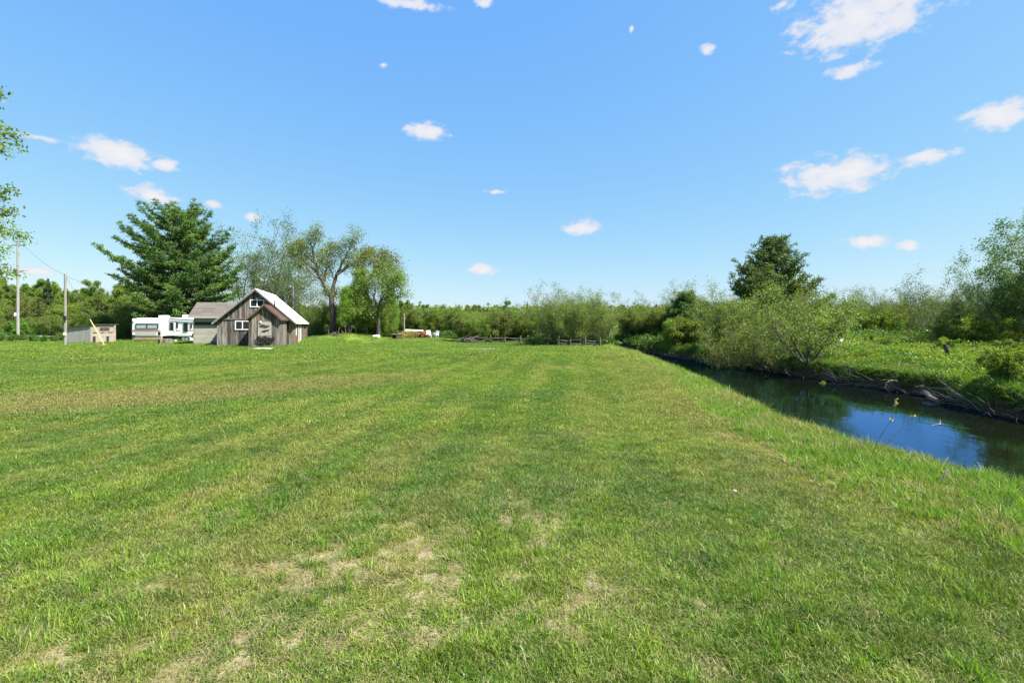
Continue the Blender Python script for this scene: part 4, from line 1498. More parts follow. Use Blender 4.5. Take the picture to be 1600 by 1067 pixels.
wire(P3(28, 372, 62), P3(102, 430, 45), .5, 'thin power cable strung between the two utility poles', .014)
wire(P3(102, 431, 45), P3(330, 480, 55), .9, 'thin power cable running from the grey pole towards the barn')
wire(P3(28, 372, 62), P3(-160, 330, 50), .4, 'thin power cable leaving the pale utility pole towards the left edge', .014)
wire(P3(30, 415, 62), P3(-140, 395, 55), .3, 'lower power cable leaving the pale utility pole towards the left edge', .014)
wire(P3(458, 450, 62), P3(610, 448, 75), .5, 'thin cable leading right from the white lamp post into the trees')
# road guard rail
gr = empty('guard_rail', (X(-120, 62), 62, 0), 0, 'low pale cable guard rail along the road at far left', 'guard rail')
for k in range(13):
    MB().box((k * 1.5, 0, -.2), (k * 1.5 + .16, .16, .62)).build('post', M['polew'], gr)
MB().box((0, -.05, .42), (18.2, -.01, .54)).build('rail', M['steel'], gr)

# ------------------------------------------------------------------ things on the lawn
sb = MB().box((-.62, -.3, 0), (.62, .3, .09)).build('stone_slab', M['stone'], None, loc=(X(411, 37.5), 37.5, Hf(X(411, 37.5), 37.5) + .05), rz=.06, bevel=.015)
tag(sb, 'flat pale slab lying on the lawn in front of the barn porch', 'slab')
pl = MB().box((-1.35, -.16, 0), (1.3, .16, .05)).build('plank_board', M['grey_board'], None, loc=(X(753, 37.8), 37.8, Hf(X(753, 37.8), 37.8) + .06), rz=.03)
tag(pl, 'long thin board lying flat on the lawn before the rail fence', 'board')


def rock(name, x_, y_, r_, mat, label, seed, sz=.7, zo=.0):
    rk = random.Random(seed)
    bm_ = bmesh.new()
    for _ in range(34):
        p = rvec(rk) * r_ * rk.uniform(.85, 1.05)
        bm_.verts.new((p.x * 1.25, p.y, p.z * sz))
    bmesh.ops.convex_hull(bm_, input=bm_.verts)
    me = bpy.data.meshes.new(name)
    bm_.to_mesh(me); bm_.free()
    o = link_mesh(name, me, mat, None, (x_, y_, Hf(x_, y_) + r_ * sz * .45 + zo))
    return tag(o, label, 'rock')


rock('white_rock', X(588, 58), 58, .45, M['stone'], 'whitish boulder beside the trunk of the tree right of the mound', 1)
rock('lawn_stone', X(1148, 5.75), 5.75, .035, M['pinkstone'], 'small pale pinkish stone lying in the mown grass near the river', 2, .6)
# fire box
fb = empty('fire_box', (X(621, 59), 59, Hf(X(621, 59), 59)), 0, 'low dark open fronted wooden box on the lawn by the yellow brush', 'box')
MB().box((-.62, -.3, 0), (-.56, .3, .55)).build('side_panel', M['barkd'], fb)
MB().box((.56, -.3, 0), (.62, .3, .55)).build('side_panel', M['barkd'], fb)
MB().box((-.64, -.32, .55), (.64, .32, .62)).build('top_board', M['pole'], fb)
MB().box((-.56, .24, 0), (.56, .3, .55)).build('back_panel', M['darkin'], fb)
MB().box((-.1, -.3, 0), (.56, -.26, .5)).build('front_panel', M['plank_dark'], fb)
# yellow brush pile as dry leafy mound
ap = []
yr = random.Random(12)
for k in range(900):
    a = yr.random() * 6.283
    q = yr.random() ** .5
    ap.append((q * 2.0 * math.cos(a), q * .9 * math.sin(a), (1 - q * q) * .95 * yr.random() ** .5 + .05))
lines = [([Vector(ap[i]), Vector(ap[i]) + rvec(yr) * .5], [.012, .006], 3) for i in range(0, 500, 4)]
bo = empty('brush_pile', (X(640, 63), 63, Hf(X(640, 63), 63)), 0, 'rounded pile of yellow dead brush on the far lawn', 'brush pile')
link_mesh('dry_leaves', leaf_mesh('dry_leaves', ap, 6, .12, .17, seed=3), M['straw_leaf'], bo)['kind'] = 'stuff'
link_mesh('twigs', tubes_mesh('twigs', lines), M['twig'], bo)['kind'] = 'stuff'
# upturned boat on the pile
bt = empty('rowing_boat', (X(647, 64.3), 64.3, Hf(X(647, 64.3), 64.3) + .98), .08, 'pale upturned boat lying above the yellow brush pile', 'boat')
vs = []
nn = 9
for i in range(11):
    f = i / 10
    wdt = .55 * math.sin(math.pi * min(1, .12 + f * .88)) ** .6 * (1 if f < 1 else .05)
    for k in range(nn):
        a = math.pi * k / (nn - 1)
        vs.append((-1.1 + 2.3 * f, -wdt * math.cos(a), .02 + .26 * math.sin(a) ** .7 * (1 - .45 * f)))
fs = [(i * nn + k, i * nn + k + 1, (i + 1) * nn + k + 1, (i + 1) * nn + k) for i in range(10) for k in range(nn - 1)] + [tuple(range(nn))]
hu = MB().add(vs, fs).build('hull', M['canvas'], bt, smooth=True)
MB().tube([(-1.1, -.52, .03), (-.4, -.57, .03), (.4, -.5, .02), (1.1, -.1, .02)], .035, 6).build('gunwale', M['hull2'], bt)
MB().box((-.7, -.1, -.9), (-.5, .1, .02)).box((.5, -.1, -.9), (.7, .1, .02)).build('support', M['barkd'], bt)
# rusty heap
hp = empty('scrap_heap', (X(660, 61), 61, Hf(X(660, 61), 61)), 0, 'dark red brown heap of logs and scrap beside the yellow brush', 'log pile')
hr = random.Random(9)
for k in range(26):
    a = Vector((hr.uniform(-1.1, 1.0), hr.uniform(-.5, .5), 0))
    a.z = max(.08, .9 * (1 - abs(a.x - .1) / 1.25)) * hr.random() ** .6
    d = Vector((hr.uniform(-1, 1), hr.uniform(-1, .3), hr.uniform(-.2, .2))).normalized() * hr.uniform(.3, .7)
    r_ = hr.uniform(.06, .12)
    MB().tube([-d * .5, d * .5], r_, 7).build('log', M['redbrown'], hp, loc=a)


def chair(px_, Y, rz, label):
    o = empty('garden_chair', (X(px_, Y), Y, Hf(X(px_, Y), Y)), rz, label, 'chair', 'white garden chairs by the scrap heap')
    MB().box((-.26, -.25, .38), (.26, .25, .43)).build('seat', M['whitep'], o, bevel=.01)
    MB().prism([(-.27, .24, .40), (.27, .24, .40), (.24, .36, .98), (-.24, .36, .98)], (0, .03, 0)).build('backrest', M['whitep'], o)
    for sx_ in (-.25, .25):
        for sy_ in (-.22, .22):
            MB().tube([(sx_, sy_, 0), (sx_ * .95, sy_, .38)], .025, 6).build('leg', M['whitep'], o)
        MB().box((sx_ * 1.1 - .03, -.25, .60), (sx_ * 1.1 + .03, .3, .63)).build('armrest', M['whitep'], o)
    return o


chair(670.5, 61.5, .4, 'white plastic garden chair touching the red brown heap')
chair(681, 62, -.5, 'white plastic garden chair standing apart, right of the other one')
tb = empty('garden_table', (X(675.7, 62.4), 62.4, Hf(X(675.7, 62.4), 62.4)), 0, 'low grey garden table between the two white chairs', 'table')
MB().box((-.3, -.3, .5), (.3, .3, .54)).build('tabletop', M['pole'], tb)
for sx_ in (-.25, .25):
    for sy_ in (-.25, .25):
        MB().tube([(sx_, sy_, 0), (sx_, sy_, .5)], .025, 6).build('leg', M['pole'], tb)

# split rail fences
def fence(pts, label, seed, rails=(.3, .62), gr_=None):
    fr_ = random.Random(seed)
    x0, y0 = pts[0][0], pts[0][1]
    o = empty('rail_fence', (x0, y0, 0), 0, label, 'fence')
    loc = []
    for (x_, y_) in pts:
        z_ = Hf(x_, y_)
        hh = fr_.uniform(.6, 1.05)
        MB().tube([(x_ - x0, y_ - y0, z_ - .3), (x_ - x0 + fr_.uniform(-.1, .1), y_ - y0, z_ + hh)], [.075, .06], 7).build('post', M['rail'], o)
        loc.append(Vector((x_ - x0, y_ - y0, z_)))
    for a, b_ in zip(loc[:-1], loc[1:]):
        for rz in rails:
            j1, j2 = fr_.uniform(-.08, .08), fr_.uniform(-.08, .08)
            MB().tube([a + Vector((-.15, .04, rz + j1)), (a + b_) * .5 + Vector((0, .03, rz + (j1 + j2) / 2 - .04)), b_ + Vector((.15, .04, rz + j2))], [.035, .045, .035], 6).build('rail', M['rail'], o)
    return o


fence([(X(736, 51), 51), (X(767, 50.5), 50.5), (X(789, 50), 50), (X(813, 50), 50)], 'old split rail fence in front of the thicket, left stretch', 1)
fence([(X(872, 44.6), 44.6), (X(892, 44.4), 44.4), (X(914, 44.2), 44.2), (X(938, 44), 44)], 'old split rail fence at the lawn end, right stretch near the river', 2, (.25, .55))
fence([(X(812, 50.4), 50.4), (X(841, 49.6), 49.6)], 'short broken piece of rail fence between the two stretches', 3, (.5,))


def stick_pile(name, c, n_, lx, ly, hz, label, seed, mat, rr_=(.02, .05), ll=(.6, 1.8), dirx=None, cat='branch pile'):
    sr = random.Random(seed)
    o = empty(name, c, 0, label, cat)
    for k in range(n_):
        p = Vector((sr.uniform(-lx, lx), sr.uniform(-ly, ly), sr.uniform(0, hz)))
        if dirx is None:
            d = Vector((sr.uniform(-1, 1), sr.uniform(-1, 1), sr.uniform(-.25, .35))).normalized()
        else:
            d = (Vector(dirx) + rvec(sr) * .55).normalized()
        L_ = sr.uniform(*ll)
        r_ = sr.uniform(*rr_)
        pts = [Vector((0, 0, 0))]
        dd = d.copy()
        for i in range(4):
            dd = (dd + rvec(sr) * .22).normalized()
            pts.append(pts[-1] + dd * L_ / 4)
        b = MB().tube(pts, [r_ * (1 - .18 * i) for i in range(5)], 5)
        if sr.random() < .6:
            q = pts[2]
            e = q + (dd + rvec(sr) * .8).normalized() * L_ * .35
            b.tube([q, (q + e) * .5 + rvec(sr) * .03, e], [r_ * .5, r_ * .4, r_ * .2], 4)
        b.build('branch', mat, o, loc=p)
    return o


stick_pile('log_stack', (X(728, 51.5), 51.5, 0), 16, 1.2, .4, .5, 'grey heap of old rails at the left end of the fence', 31, M['rail'], (.04, .08), (.8, 1.8), (1, .1, .05))
stick_pile('root_heap', (X(524, 56), 56, Hf(X(524, 56), 56)), 12, 1.0, .5, .3, 'dark heap of roots on the mound below the forked tree', 32, M['barkd'], (.04, .09), (.5, 1.3))
# tangled flood wood along the far bank waterline
for (a, b_, nn_, sd, lab) in ((1005, 1080, 26, 41, 'tangle of pale dead branches at the far end of the river bank'), (1085, 1150, 20, 42, 'dead branches under the leafy bank alder left of the pine'),
                              (1160, 1230, 22, 43, 'pale driftwood branches hanging over the water below the pine'), (1230, 1285, 22, 44, 'crossed bleached branches at the foot of the leaning alder'),
                              (1300, 1375, 34, 45, 'long brown branches trailing in the water under the grassy bank'), (1375, 1470, 46, 46, 'dense mat of thin brown branches along the middle of the far bank'),
                              (1500, 1560, 26, 47, 'grey branches sticking out of the dark bank hollow'), (1560, 1640, 26, 48, 'pale bare branches at the right hand end of the far bank')):
    pxm = (a + b_) / 2
    # depth where far bank meets this column
    ys = np.linspace(8, 60, 600)
    col_ = xf(ys) / ys * FPX + 800
    ok_ = np.where((col_ - pxm) < 0)[0]
    Yb = ys[ok_[0]] if len(ok_) else 40
    xb = float(xf(np.array([Yb]))[0])
    sc_ = Yb / 20
    k2 = np.where(col_ < b_)[0][0]; k1 = np.where(col_ < a)[0]
    k1 = k1[0] if len(k1) else len(ys) - 1
    ly = (ys[k1] - ys[k2]) / 2
    o = stick_pile('flood_branches', (xb - .25, Yb, WATER + .02), nn_, .35, ly, .42, lab, sd, M['twig'], ((.006, .017) if sd < 47 else (.004, .012)), (.4, 1.5), (-.3, 1 if sd % 2 else -1, .05), 'branches')
    for ch in o.children:     # follow the bank line
        yy = Yb + ch.location.y
        ch.location.x += float(xf(np.array([yy]))[0]) - xb
        ch.location.z -= .0
# two larger logs
lg = MB().tube([(0, 0, 0), (-.3, -.5, .04), (-.7, -1.1, -.02), (-.95, -1.7, -.06)], [.11, .10, .09, .07], 8).build('log', M['twig'], None, loc=(float(xf(np.array([18.6]))[0]) - .1, 18.9, WATER + .12))
tag(lg, 'thick bleached log lying at the waterline below the meadow', 'log')
lg = MB().tube([(0, 0, 0), (-.25, -.05, .55), (-.38, -.08, .82)], [.10, .09, .085], 8).build('stump_post', M['barkd'], None, loc=(X(1485, 24.5), 24.5, Hf(X(1485, 24.5), 24.5) + .1))
tag(lg, 'short dark broken stump leaning out of the meadow grass', 'stump')
wl = empty('timber_frame', (X(1300, 38), 38, Hf(X(1300, 38), 38)), .1, 'low whitish timber frame in the meadow behind the leaning alder', 'timber')
MB().box((-.8, -.1, .25), (.9, .0, .65)).build('side_board', M['whitep'], wl)
MB().box((-1.2, -.05, .3), (-.82, .05, .55)).build('end_board', M['barkd'], wl)
MB().prism([(-.75, -.12, .2), (-.5, -.12, .2), (-.62, -.12, 1.6), (-.82, -.12, 1.6)], (0, .12, 0)).build('upright', M['pole'], wl)
# twig with yellow leaves reaching over the water from the near bank
tw = empty('sapling_twig', (X(1352, 7.7), 7.7, Hf(X(1352, 7.7), 7.7) - .1), 0, 'thin bare twig with a few yellow leaves leaning over the water', 'twig')
a0 = Vector((0, 0, 0))
t1 = P3(1393, 655, 7.6) - tw.location
t2 = P3(1427, 650, 7.6) - tw.location
t3 = P3(1400, 632, 7.6) - tw.location
MB().tube([a0, t1 * .5 + Vector((0, 0, .02)), t1, t3], [.007, .006, .004, .002], 5).build('stem', M['bark'], tw)
MB().tube([a0, t2 * .5 + Vector((0, 0, -.02)), t2], [.006, .004, .002], 5).build('stem', M['bark'], tw)
M['yleaf'] = leaf_mat('yellow_leaves', (.22, .15, .03), (.42, .32, .09), .4)
for c_ in (t1, t2, t3, t3 + Vector((.02, 0, .06))):
    for k in range(5):
        link_mesh('leaf', leaf_mesh('leaf', [c_ + rvec(rk) * .025], 1, .004, .05, seed=k + 7), M['yleaf'], tw)
tw2 = MB().tube([(0, 0, 0), (.12, .05, .10), (.24, .1, .13)], [.012, .012, .008], 6).build('stick', M['barkd'], None, loc=(X(1472, 5.9), 5.9, Hf(X(1472, 5.9), 5.9) + .1), rz=.2)
tag(tw2, 'short dark stick poking out of the bank grass near the right edge', 'stick')
# floating stick and leaf on water
fs_ = MB().tube([(0, 0, 0), (.35, .12, .01), (.7, .5, .03)], [.012, .015, .01], 6).build('floating_stick', M['twig'], None, loc=(X(1455, 13.2), 13.2, WATER + .005))
tag(fs_, 'pale thin stick floating on the blue part of the river', 'stick')
# burrow debris at right
stick_pile('dead_grass_heap', (X(1540, 5.2), 5.2, Hf(X(1540, 5.2), 5.2)), 26, .16, .1, .05, 'small dark heap of dead twigs in the long grass at right', 52, M['barkd'], (.004, .009), (.1, .28))
# ------------------------------------------------------------------ trees
def at(px_, Y, zo=0.0):
    x_ = X(px_, Y)
    return (x_, Y, Hf(x_, Y) + zo)


BK = M['bark']
# big white pine behind the camper
s_ = 65 / FPX
tm, cm_ = pine_proto(11, 16.8, [(0, 5), (3, 7.0), (6, 7.2), (8, 7.8), (9.5, 8.6), (11, 9.0), (13, 7.6), (15.5, 6.2), (17.5, 4.8), (18.8, 2.6), (19.4, .3)],
                     [(0, 5), (3, 6.8), (6, 7.6), (9, 7.4), (12, 6.4), (15.5, 5.6), (17.5, 4.8), (18.8, 2.8), (19.4, .3)], 2.2, 18, 7, .42, .36, .72, 1.5, lean=-.6, subl=.30)
place_tree('white_pine', tm, cm_, (M['barkd'], M['pine']), at(287, 65), 0, (.98, .98, 1.0), 'huge spreading white pine towering behind the camper', 'pine tree')
# pine on the far side of the river
tm, cm_ = pine_proto(12, 9.2, [(0, 2.5), (2, 4.2), (4, 4.5), (6, 3.9), (8, 2.8), (9.4, 1.5), (10.2, .5)], [(0, 2.5), (2, 4.3), (4, 4.7), (6, 3.9), (8, 2.6), (9.4, 1.4), (10.2, .5)],
                     .9, 17, 8, .25, .30, .85, 1.7)
place_tree('white_pine', tm, cm_, (M['barkd'], M['pine2']), at(1207, 45), 0, 1.0, 'dense dark green pine standing alone across the river', 'pine tree')
tm, cm_ = pine_proto(13, 4.9, [(0, 1.6), (1.5, 2.5), (3, 2.2), (4.4, 1.2), (5.6, .3)], [(0, 1.6), (1.5, 2.5), (3, 2.2), (4.4, 1.2), (5.6, .3)], .4, 12, 7, .13, .26, .8, 2.0)
place_tree('young_pine', tm, cm_, (M['barkd'], M['pine2']), at(1070, 51), 0, 1.0, 'bushy young pine in the thicket left of the lone pine', 'pine tree')
place_tree('young_pine', tm, cm_, (M['barkd'], M['pine2']), at(1096, 56), 1, .85, 'smaller young pine just right of the bushy one', 'pine tree')


# forked tree beside the barn, limbs laid out one by one
def limb_tree(name, Y, limbs, seed, mats, label, cat, nper=5, lsz=.26, lsp=.3, kid=(7, 5, 4), drop=.2, kl=.24, cl=.5):
    rng = random.Random(seed)
    x0 = X(limbs[0][0][0][0], Y)
    base = Vector((x0, Y, Hf(x0, Y)))
    lines = []
    leaves = []
    Pm = dict(kids=list(kid), seg=[6, 5, 4, 3], wob=[.1, .18, .25, .3], up=[.0, .05, .03, .0], start=[.3, .2, .2], ang=[(25, 55), (25, 60), (25, 60)],
              lr=[kl, .5, .5], sh=[.3, .4, .3], leaflvl=2, rmin=.012, rr=.5)
    for (pts2, r0, r1, dy, st0) in limbs:
        pts = []
        n = len(pts2)
        for i, (a, b_) in enumerate(pts2):
            yy = Y + dy * i / (n - 1)
            p = Vector((X(a, yy), yy, Z(b_, yy))) - base
            pts.append(p)
        if pts2[0] == limbs[0][0][0]:
            pts[0].z = -.2
        fine = []
        for i in range(n - 1):
            for k in range(3):
                q = pts[i].lerp(pts[i + 1], k / 3)
                if k: q += rvec(rng) * .06
                fine.append(q)
        fine.append(pts[-1])
        m_ = len(fine)
        rs = [r0 + (r1 - r0) * i / (m_ - 1) for i in range(m_)]
        lines.append((fine, rs, 0))
        tot = sum((fine[i + 1] - fine[i]).length for i in range(m_ - 1))
        nk = max(3, int(tot * 1.6 * (1 - st0)))
        for j in range(nk):
            t = st0 + (1 - st0) * (j + rng.random()) / nk
            i = min(int(t * (m_ - 1)), m_ - 2)
            q = fine[i].lerp(fine[i + 1], t * (m_ - 1) - i)
            dd = (fine[i + 1] - fine[i]).normalized()
            a = dd.cross(rvec(rng)).normalized()
            an = R(rng.uniform(25, 60))
            nd = (dd * math.cos(an) + a * math.sin(an) + Vector((0, 0, .15))).normalized()
            grow(rng, Pm, 1, q, nd, (tot * kl * rng.uniform(.6, 1.4) + .8) * (1 - .55 * t), max(rs[i] * .4, .02), lines, leaves)
        leaves.append(fine[-1])
    return place_tree(name, tubes_mesh('trunk', lines, (9, 5, 4, 3)), leaf_mesh('crown', leaves, nper, lsp, lsz, seed=seed, drop=drop, cl=cl), mats, base, 0, 1.0, label, cat)


limb_tree('willow_tree', 60, [
    ([(521, 528), (520, 500), (518, 466)], .42, .32, 0, .9),
    ([(518, 466), (505, 443), (495, 422), (490, 402), (487, 386), (484, 374)], .26, .03, -1.5, .12),
    ([(505, 443), (509, 425), (512, 404), (516, 388)], .13, .03, 1.5, .15),
    ([(518, 466), (522, 442), (528, 425), (537, 407), (544, 393), (550, 382)], .25, .03, 1.0, .12),
    ([(526, 430), (541, 418), (556, 408), (568, 400)], .15, .03, 2.0, .2),
    ([(498, 428), (482, 414), (468, 404), (458, 398)], .13, .03, 0, .15),
    ([(491, 405), (479, 392), (472, 382)], .10, .02, 1, .2)],
    21, (M['barkd'], M['olive']), 'tall forked willow with bare twiggy limbs beside the barn', 'tree', nper=6, lsz=.17, lsp=.4, drop=.6, kl=.4)
limb_tree('willow_tree', 63, [
    ([(544, 528), (547, 495), (553, 465)], .42, .34, 0, .9),
    ([(553, 465), (570, 441), (583, 426), (593, 414), (602, 409)], .3, .04, -1, .25),
    ([(560, 455), (563, 430), (570, 408), (576, 396)], .2, .03, 1, .25),
    ([(570, 438), (590, 430), (607, 420)], .12, .03, 1, .2),
    ([(583, 426), (592, 408), (597, 400)], .10, .02, 0, .2)],
    22, (M['barkd'], M['olive']), 'leaning willow with limbs reaching right above the green saplings', 'tree', nper=6, lsz=.18, lsp=.42, drop=.5, kl=.4)
limb_tree('field_maple', 58.5, [
    ([(592, 531), (591, 505), (590, 482)], .24, .2, 0, .5),
    ([(590, 482), (598, 464), (608, 446), (618, 432)], .16, .03, -1, .1),
    ([(590, 482), (584, 464), (588, 445), (594, 430)], .13, .03, 1, .1),
    ([(592, 490), (575, 486), (558, 483)], .09, .03, -.6, .1),
    ([(600, 455), (620, 448), (634, 452)], .08, .02, .5, .1),
    ([(596, 470), (612, 462), (622, 440)], .08, .02, 1.5, .1)],
    23, (M['barkd'], M['olive']), 'small leafy tree with a bare trunk at the right end of the grove', 'tree', nper=5, lsz=.18, lsp=.42, drop=.42, kl=.45)

# airy prototypes, built once and shared
T1 = tree_proto(31, 14, (13, 7, 5), .2, .22, 3, .22, .28, .35, (25, 50), .42, .08)
T2 = tree_proto(32, 13, (12, 7, 5), .17, .3, 3, .22, .26, .35, (25, 50), .45, .08)
T3 = tree_proto(33, 9, (11, 7, 4), .10, .22, 4, .17, .2, .15, (20, 45), .40, .08)      # slim sapling
T4 = tree_proto(34, 8, (12, 6, 4), .09, .15, 4, .17, .2, .3, (20, 45), .36, .08)
T5 = tree_proto(35, 9, (14, 8, 5), .13, .12, 6, .2, .22, 0, (35, 65), .45, .03)       # full crown
T6 = tree_proto(36, 8, (14, 8, 5), .12, .1, 6, .19, .2, 0, (35, 70), .5, .03)
S1 = shrub_proto(41, 4.6, 2, 9, 8, .115, .17)
S2 = shrub_proto(42, 4.2, 2, 10, 8, .115, .18)
S3 = shrub_proto(43, 3.2, 2, 11, 6, .14, .15, tilt=(10, 50))
S4 = shrub_proto(44, 5.4, 2, 7, 6, .10, .2, .25, tilt=(4, 24))     # sparse twiggy
S5 = shrub_proto(45, 5.8, 2, 6, 5, .10, .2, .4, tilt=(3, 20))
A1 = shrub_proto(46, 9.5, 2, 7, 10, .15, .24, .05, rbase=.08, tilt=(5, 28), start=.3)
B1 = shrub_proto(48, 9.5, 2, 7, 8, .12, .24, .3, rbase=.085, tilt=(5, 26), start=.3)
B2 = shrub_proto(49, 9, 2, 6, 8, .12, .24, .3, rbase=.085, tilt=(8, 32), start=.3)
A2 = shrub_proto(47, 9, 2, 6, 10, .15, .24, .05, rbase=.08, tilt=(8, 34), start=.3)
L1 = shrub_proto(55, 4.7, 2, 9, 5, .11, .2, .1, rbase=.06, tilt=(12, 55))
L2 = shrub_proto(56, 4.4, 2, 10, 5, .11, .2, .15, rbase=.055, tilt=(15, 62))
C1 = spruce_proto(51, 9, 1.7)
C2 = spruce_proto(52, 8, 2.2)
tp_ = tree_proto(37, 10, (20, 8, 4), .14, .12, 7, .18, .32, 0, (20, 42), .30, .1)      # columnar aspen


def mesh_with(pr, tmat, cmat):
    """same geometry, other material: a cheap mesh copy kept per material"""
    key = (pr[1].name, cmat.name)
    if key not in mesh_with.c:
        tm_ = pr[0]
        cm2 = pr[1] if not pr[1].materials else pr[1].copy()
        cm2.materials.clear()
        cm2.materials.append(cmat)
        if not tm_.materials:
            tm_.materials.append(tmat)
        mesh_with.c[key] = (tm_, cm2)
    return mesh_with.c[key]


mesh_with.c = {}
zr = random.Random(99)


def stand(pr, cmat, loc, sc, label, cat, group=None, name='tree', rz=None, hs=1.0):
    a, b_ = mesh_with(pr, BK, cmat)
    return place_tree(name, a, b_, (BK, cmat), loc, zr.uniform(0, 6.28) if rz is None else rz, (sc, sc, sc * hs), label, cat, group)


# trees behind the barn, each its own
for (p_, Y, pr, sc, lab) in ((382, 76, B1, 1.62, 'airy tree with pale leaves just right of the big pine'), (408, 80, B2, 1.80, 'tall airy tree rising behind the left roof slope'),
                             (434, 74, B2, 1.65, 'airy tree with a dark trunk above the barn roof ridge'), (452, 82, B1, 1.75, 'slender airy tree behind the lamp post'),
                             (470, 78, B2, 1.45, 'airy tree between the lamp post and the forked willow')):
    stand(pr, M['cool'], at(p_, Y, -.2), sc, lab, 'tree', name='ash_tree')
for (p_, Y, sc, lab, mt) in ((556, 58.5, .72, 'green columnar sapling in front of the leaning willow', 'leafy'), (540, 57.5, .52, 'short bright green sapling right of the forked trunk', 'bright'),
                             (573, 60, .62, 'olive green sapling between the leaning willow and the small tree', 'olive'), (615, 66, .62, 'green sapling behind the small bare trunked tree', 'leafy')):
    stand(tp_, M[mt], at(p_, Y, -.1), sc, lab, 'tree', name='aspen_tree')

# zones: (group/label, name, cat, px0, px1, Y0, Y1, count, [(proto, mat, height scale range)])
def zone(name, cat, grp, lab, p0, p1, Y0, Y1, n, kinds):
    for i in range(n):
        f = (i + zr.random()) / n
        p_ = p0 + (p1 - p0) * f
        Y = zr.uniform(Y0, Y1)
        pr, mt, (a, b_) = kinds[zr.randrange(len(kinds))]
        adj = {'leafy': 'mid green', 'olive': 'olive green', 'bright': 'yellow green', 'alder': 'grey green', 'cool': 'pale green', 'under': 'deep green', 'spruce': 'dark'}[mt]
        lab_ = lab % adj + (', front' if Y < (Y0 + Y1) / 2 else ', back') + (' left', ' middle', ' right')[min(int(f * 3), 2)]
        x_ = X(p_, Y)
        if xn([Y])[0] - .2 < x_ < xf([Y])[0] + .3:
            continue
        s = zr.uniform(a, b_)
        stand(pr, M[mt], at(p_, Y, -.05), s, lab_, cat, grp, name, hs=zr.uniform(.9, 1.12))


z = zone
# road side woods, far left
z('shrub', 'shrub', 'low shrubs along the road at far left', 'low %s shrub in the row along the road at far left', -190, 205, 64, 72, 26, [(S3, 'under', (.7, 1.0)), (S2, 'leafy', (.6, .85)), (S1, 'olive', (.6, .8))])
z('tree', 'tree', 'woods on the rise behind the low shed', '%s tree in the woods on the rise behind the shed', -260, 215, 84, 100, 44, [(T5, 'bright', (.62, .85)), (T6, 'bright', (.62, .85)), (T6, 'olive', (.65, .9)), (S1, 'olive', (1.1, 1.4)), (S2, 'bright', (1.1, 1.4)), (T5, 'leafy', (.6, .8))])
z('tree', 'tree', 'higher woods on the hillside at left', '%s tree high in the woods on the hillside at left', -300, 240, 115, 150, 46, [(T5, 'leafy', (.8, 1.1)), (T6, 'olive', (.9, 1.2)), (T6, 'bright', (.9, 1.15)), (C1, 'spruce', (.8, 1.1))])
stand(C2, M['spruce'], at(75, 88), 1.22, 'dark broad spruce rising above the woods beside the grey pole', 'spruce tree', name='spruce_tree')
stand(C2, M['spruce'], at(8, 96), 1.25, 'dark spruce in the woods at the left picture edge', 'spruce tree', name='spruce_tree')
stand(C1, M['spruce'], at(167, 100), .8, 'small dark spruce in the woods behind the shed roof', 'spruce tree', name='spruce_tree')
# low hedge before the road rail
z('shrub', 'shrub', 'hedge in front of the guard rail', 'low %s bush in the hedge before the guard rail', -150, 96, 55, 58, 22, [(S3, 'under', (.24, .36))])
# behind camper and barn
z('shrub', 'shrub', 'thicket behind the camper', '%s bush in the thicket behind the camper and shed', 178, 345, 67, 76, 20, [(S1, 'olive', (.75, 1.1)), (S2, 'leafy', (.8, 1.1)), (S4, 'olive', (.7, .95))])
z('shrub', 'shrub', 'thicket behind the barn', '%s bush in the thicket behind the barn', 340, 640, 72, 88, 34, [(S1, 'leafy', (.9, 1.2)), (S2, 'olive', (.9, 1.25)), (T6, 'leafy', (.5, .65))])
z('shrub', 'shrub', 'bushes at the foot of the grove', '%s bush at the foot of the willow grove', 492, 604, 63, 69, 20, [(S1, 'leafy', (.75, 1.05)), (S2, 'bright', (.7, .95)), (S3, 'leafy', (.8, 1.1)), (S4, 'olive', (.8, 1.0))])
# centre background
z('spruce_tree', 'spruce tree', 'distant spruces on the skyline', 'small pointed %s spruce on the distant skyline', 640, 880, 125, 150, 11, [(C1, 'spruce', (.6, 1.05)), (C2, 'spruce', (.6, .9))])
z('tree', 'tree', 'distant trees behind the rail fence', '%s tree in the distant row behind the fence', 630, 900, 90, 118, 26, [(T6, 'olive', (.5, .72)), (T5, 'cool', (.5, .68)), (S2, 'leafy', (1.0, 1.4))])
z('shrub', 'shrub', 'thicket behind the far lawn', '%s bush in the thicket beyond the far lawn', 636, 760, 70, 80, 16, [(S1, 'olive', (.8, 1.1)), (S2, 'leafy', (.8, 1.1))])
z('shrub', 'shrub', 'thicket behind the rail fence', '%s bush in the thicket behind the rail fence', 715, 880, 53, 62, 24, [(S1, 'olive', (.62, .85)), (S2, 'leafy', (.6, .85)), (S4, 'olive', (.6, .85)), (S3, 'olive', (.8, 1.0))])
z('shrub', 'shrub', 'twiggy saplings at the lawn end', '%s twiggy sapling at the lawn end near the river', 852, 985, 45.5, 53, 32, [(S4, 'olive', (.72, .98)), (S5, 'olive', (.75, 1.0)), (S5, 'alder', (.75, .95)), (S5, 'leafy', (.7, .85))])
z('shrub', 'shrub', 'dense alders at the river bend', 'dense %s alder bush at the bend of the river', 930, 1075, 52, 62, 20, [(S1, 'olive', (.75, .98)), (S2, 'olive', (.7, .95)), (S3, 'leafy', (.9, 1.1)), (S5, 'olive', (.85, 1.05))])
z('alder', 'alder', 'tall alders across the river bend', 'tall %s alder across the river bend', 975, 1110, 54, 62, 12, [(S4, 'alder', (.9, 1.15)), (S5, 'olive', (.95, 1.15)), (S2, 'leafy', (.85, 1.05))])
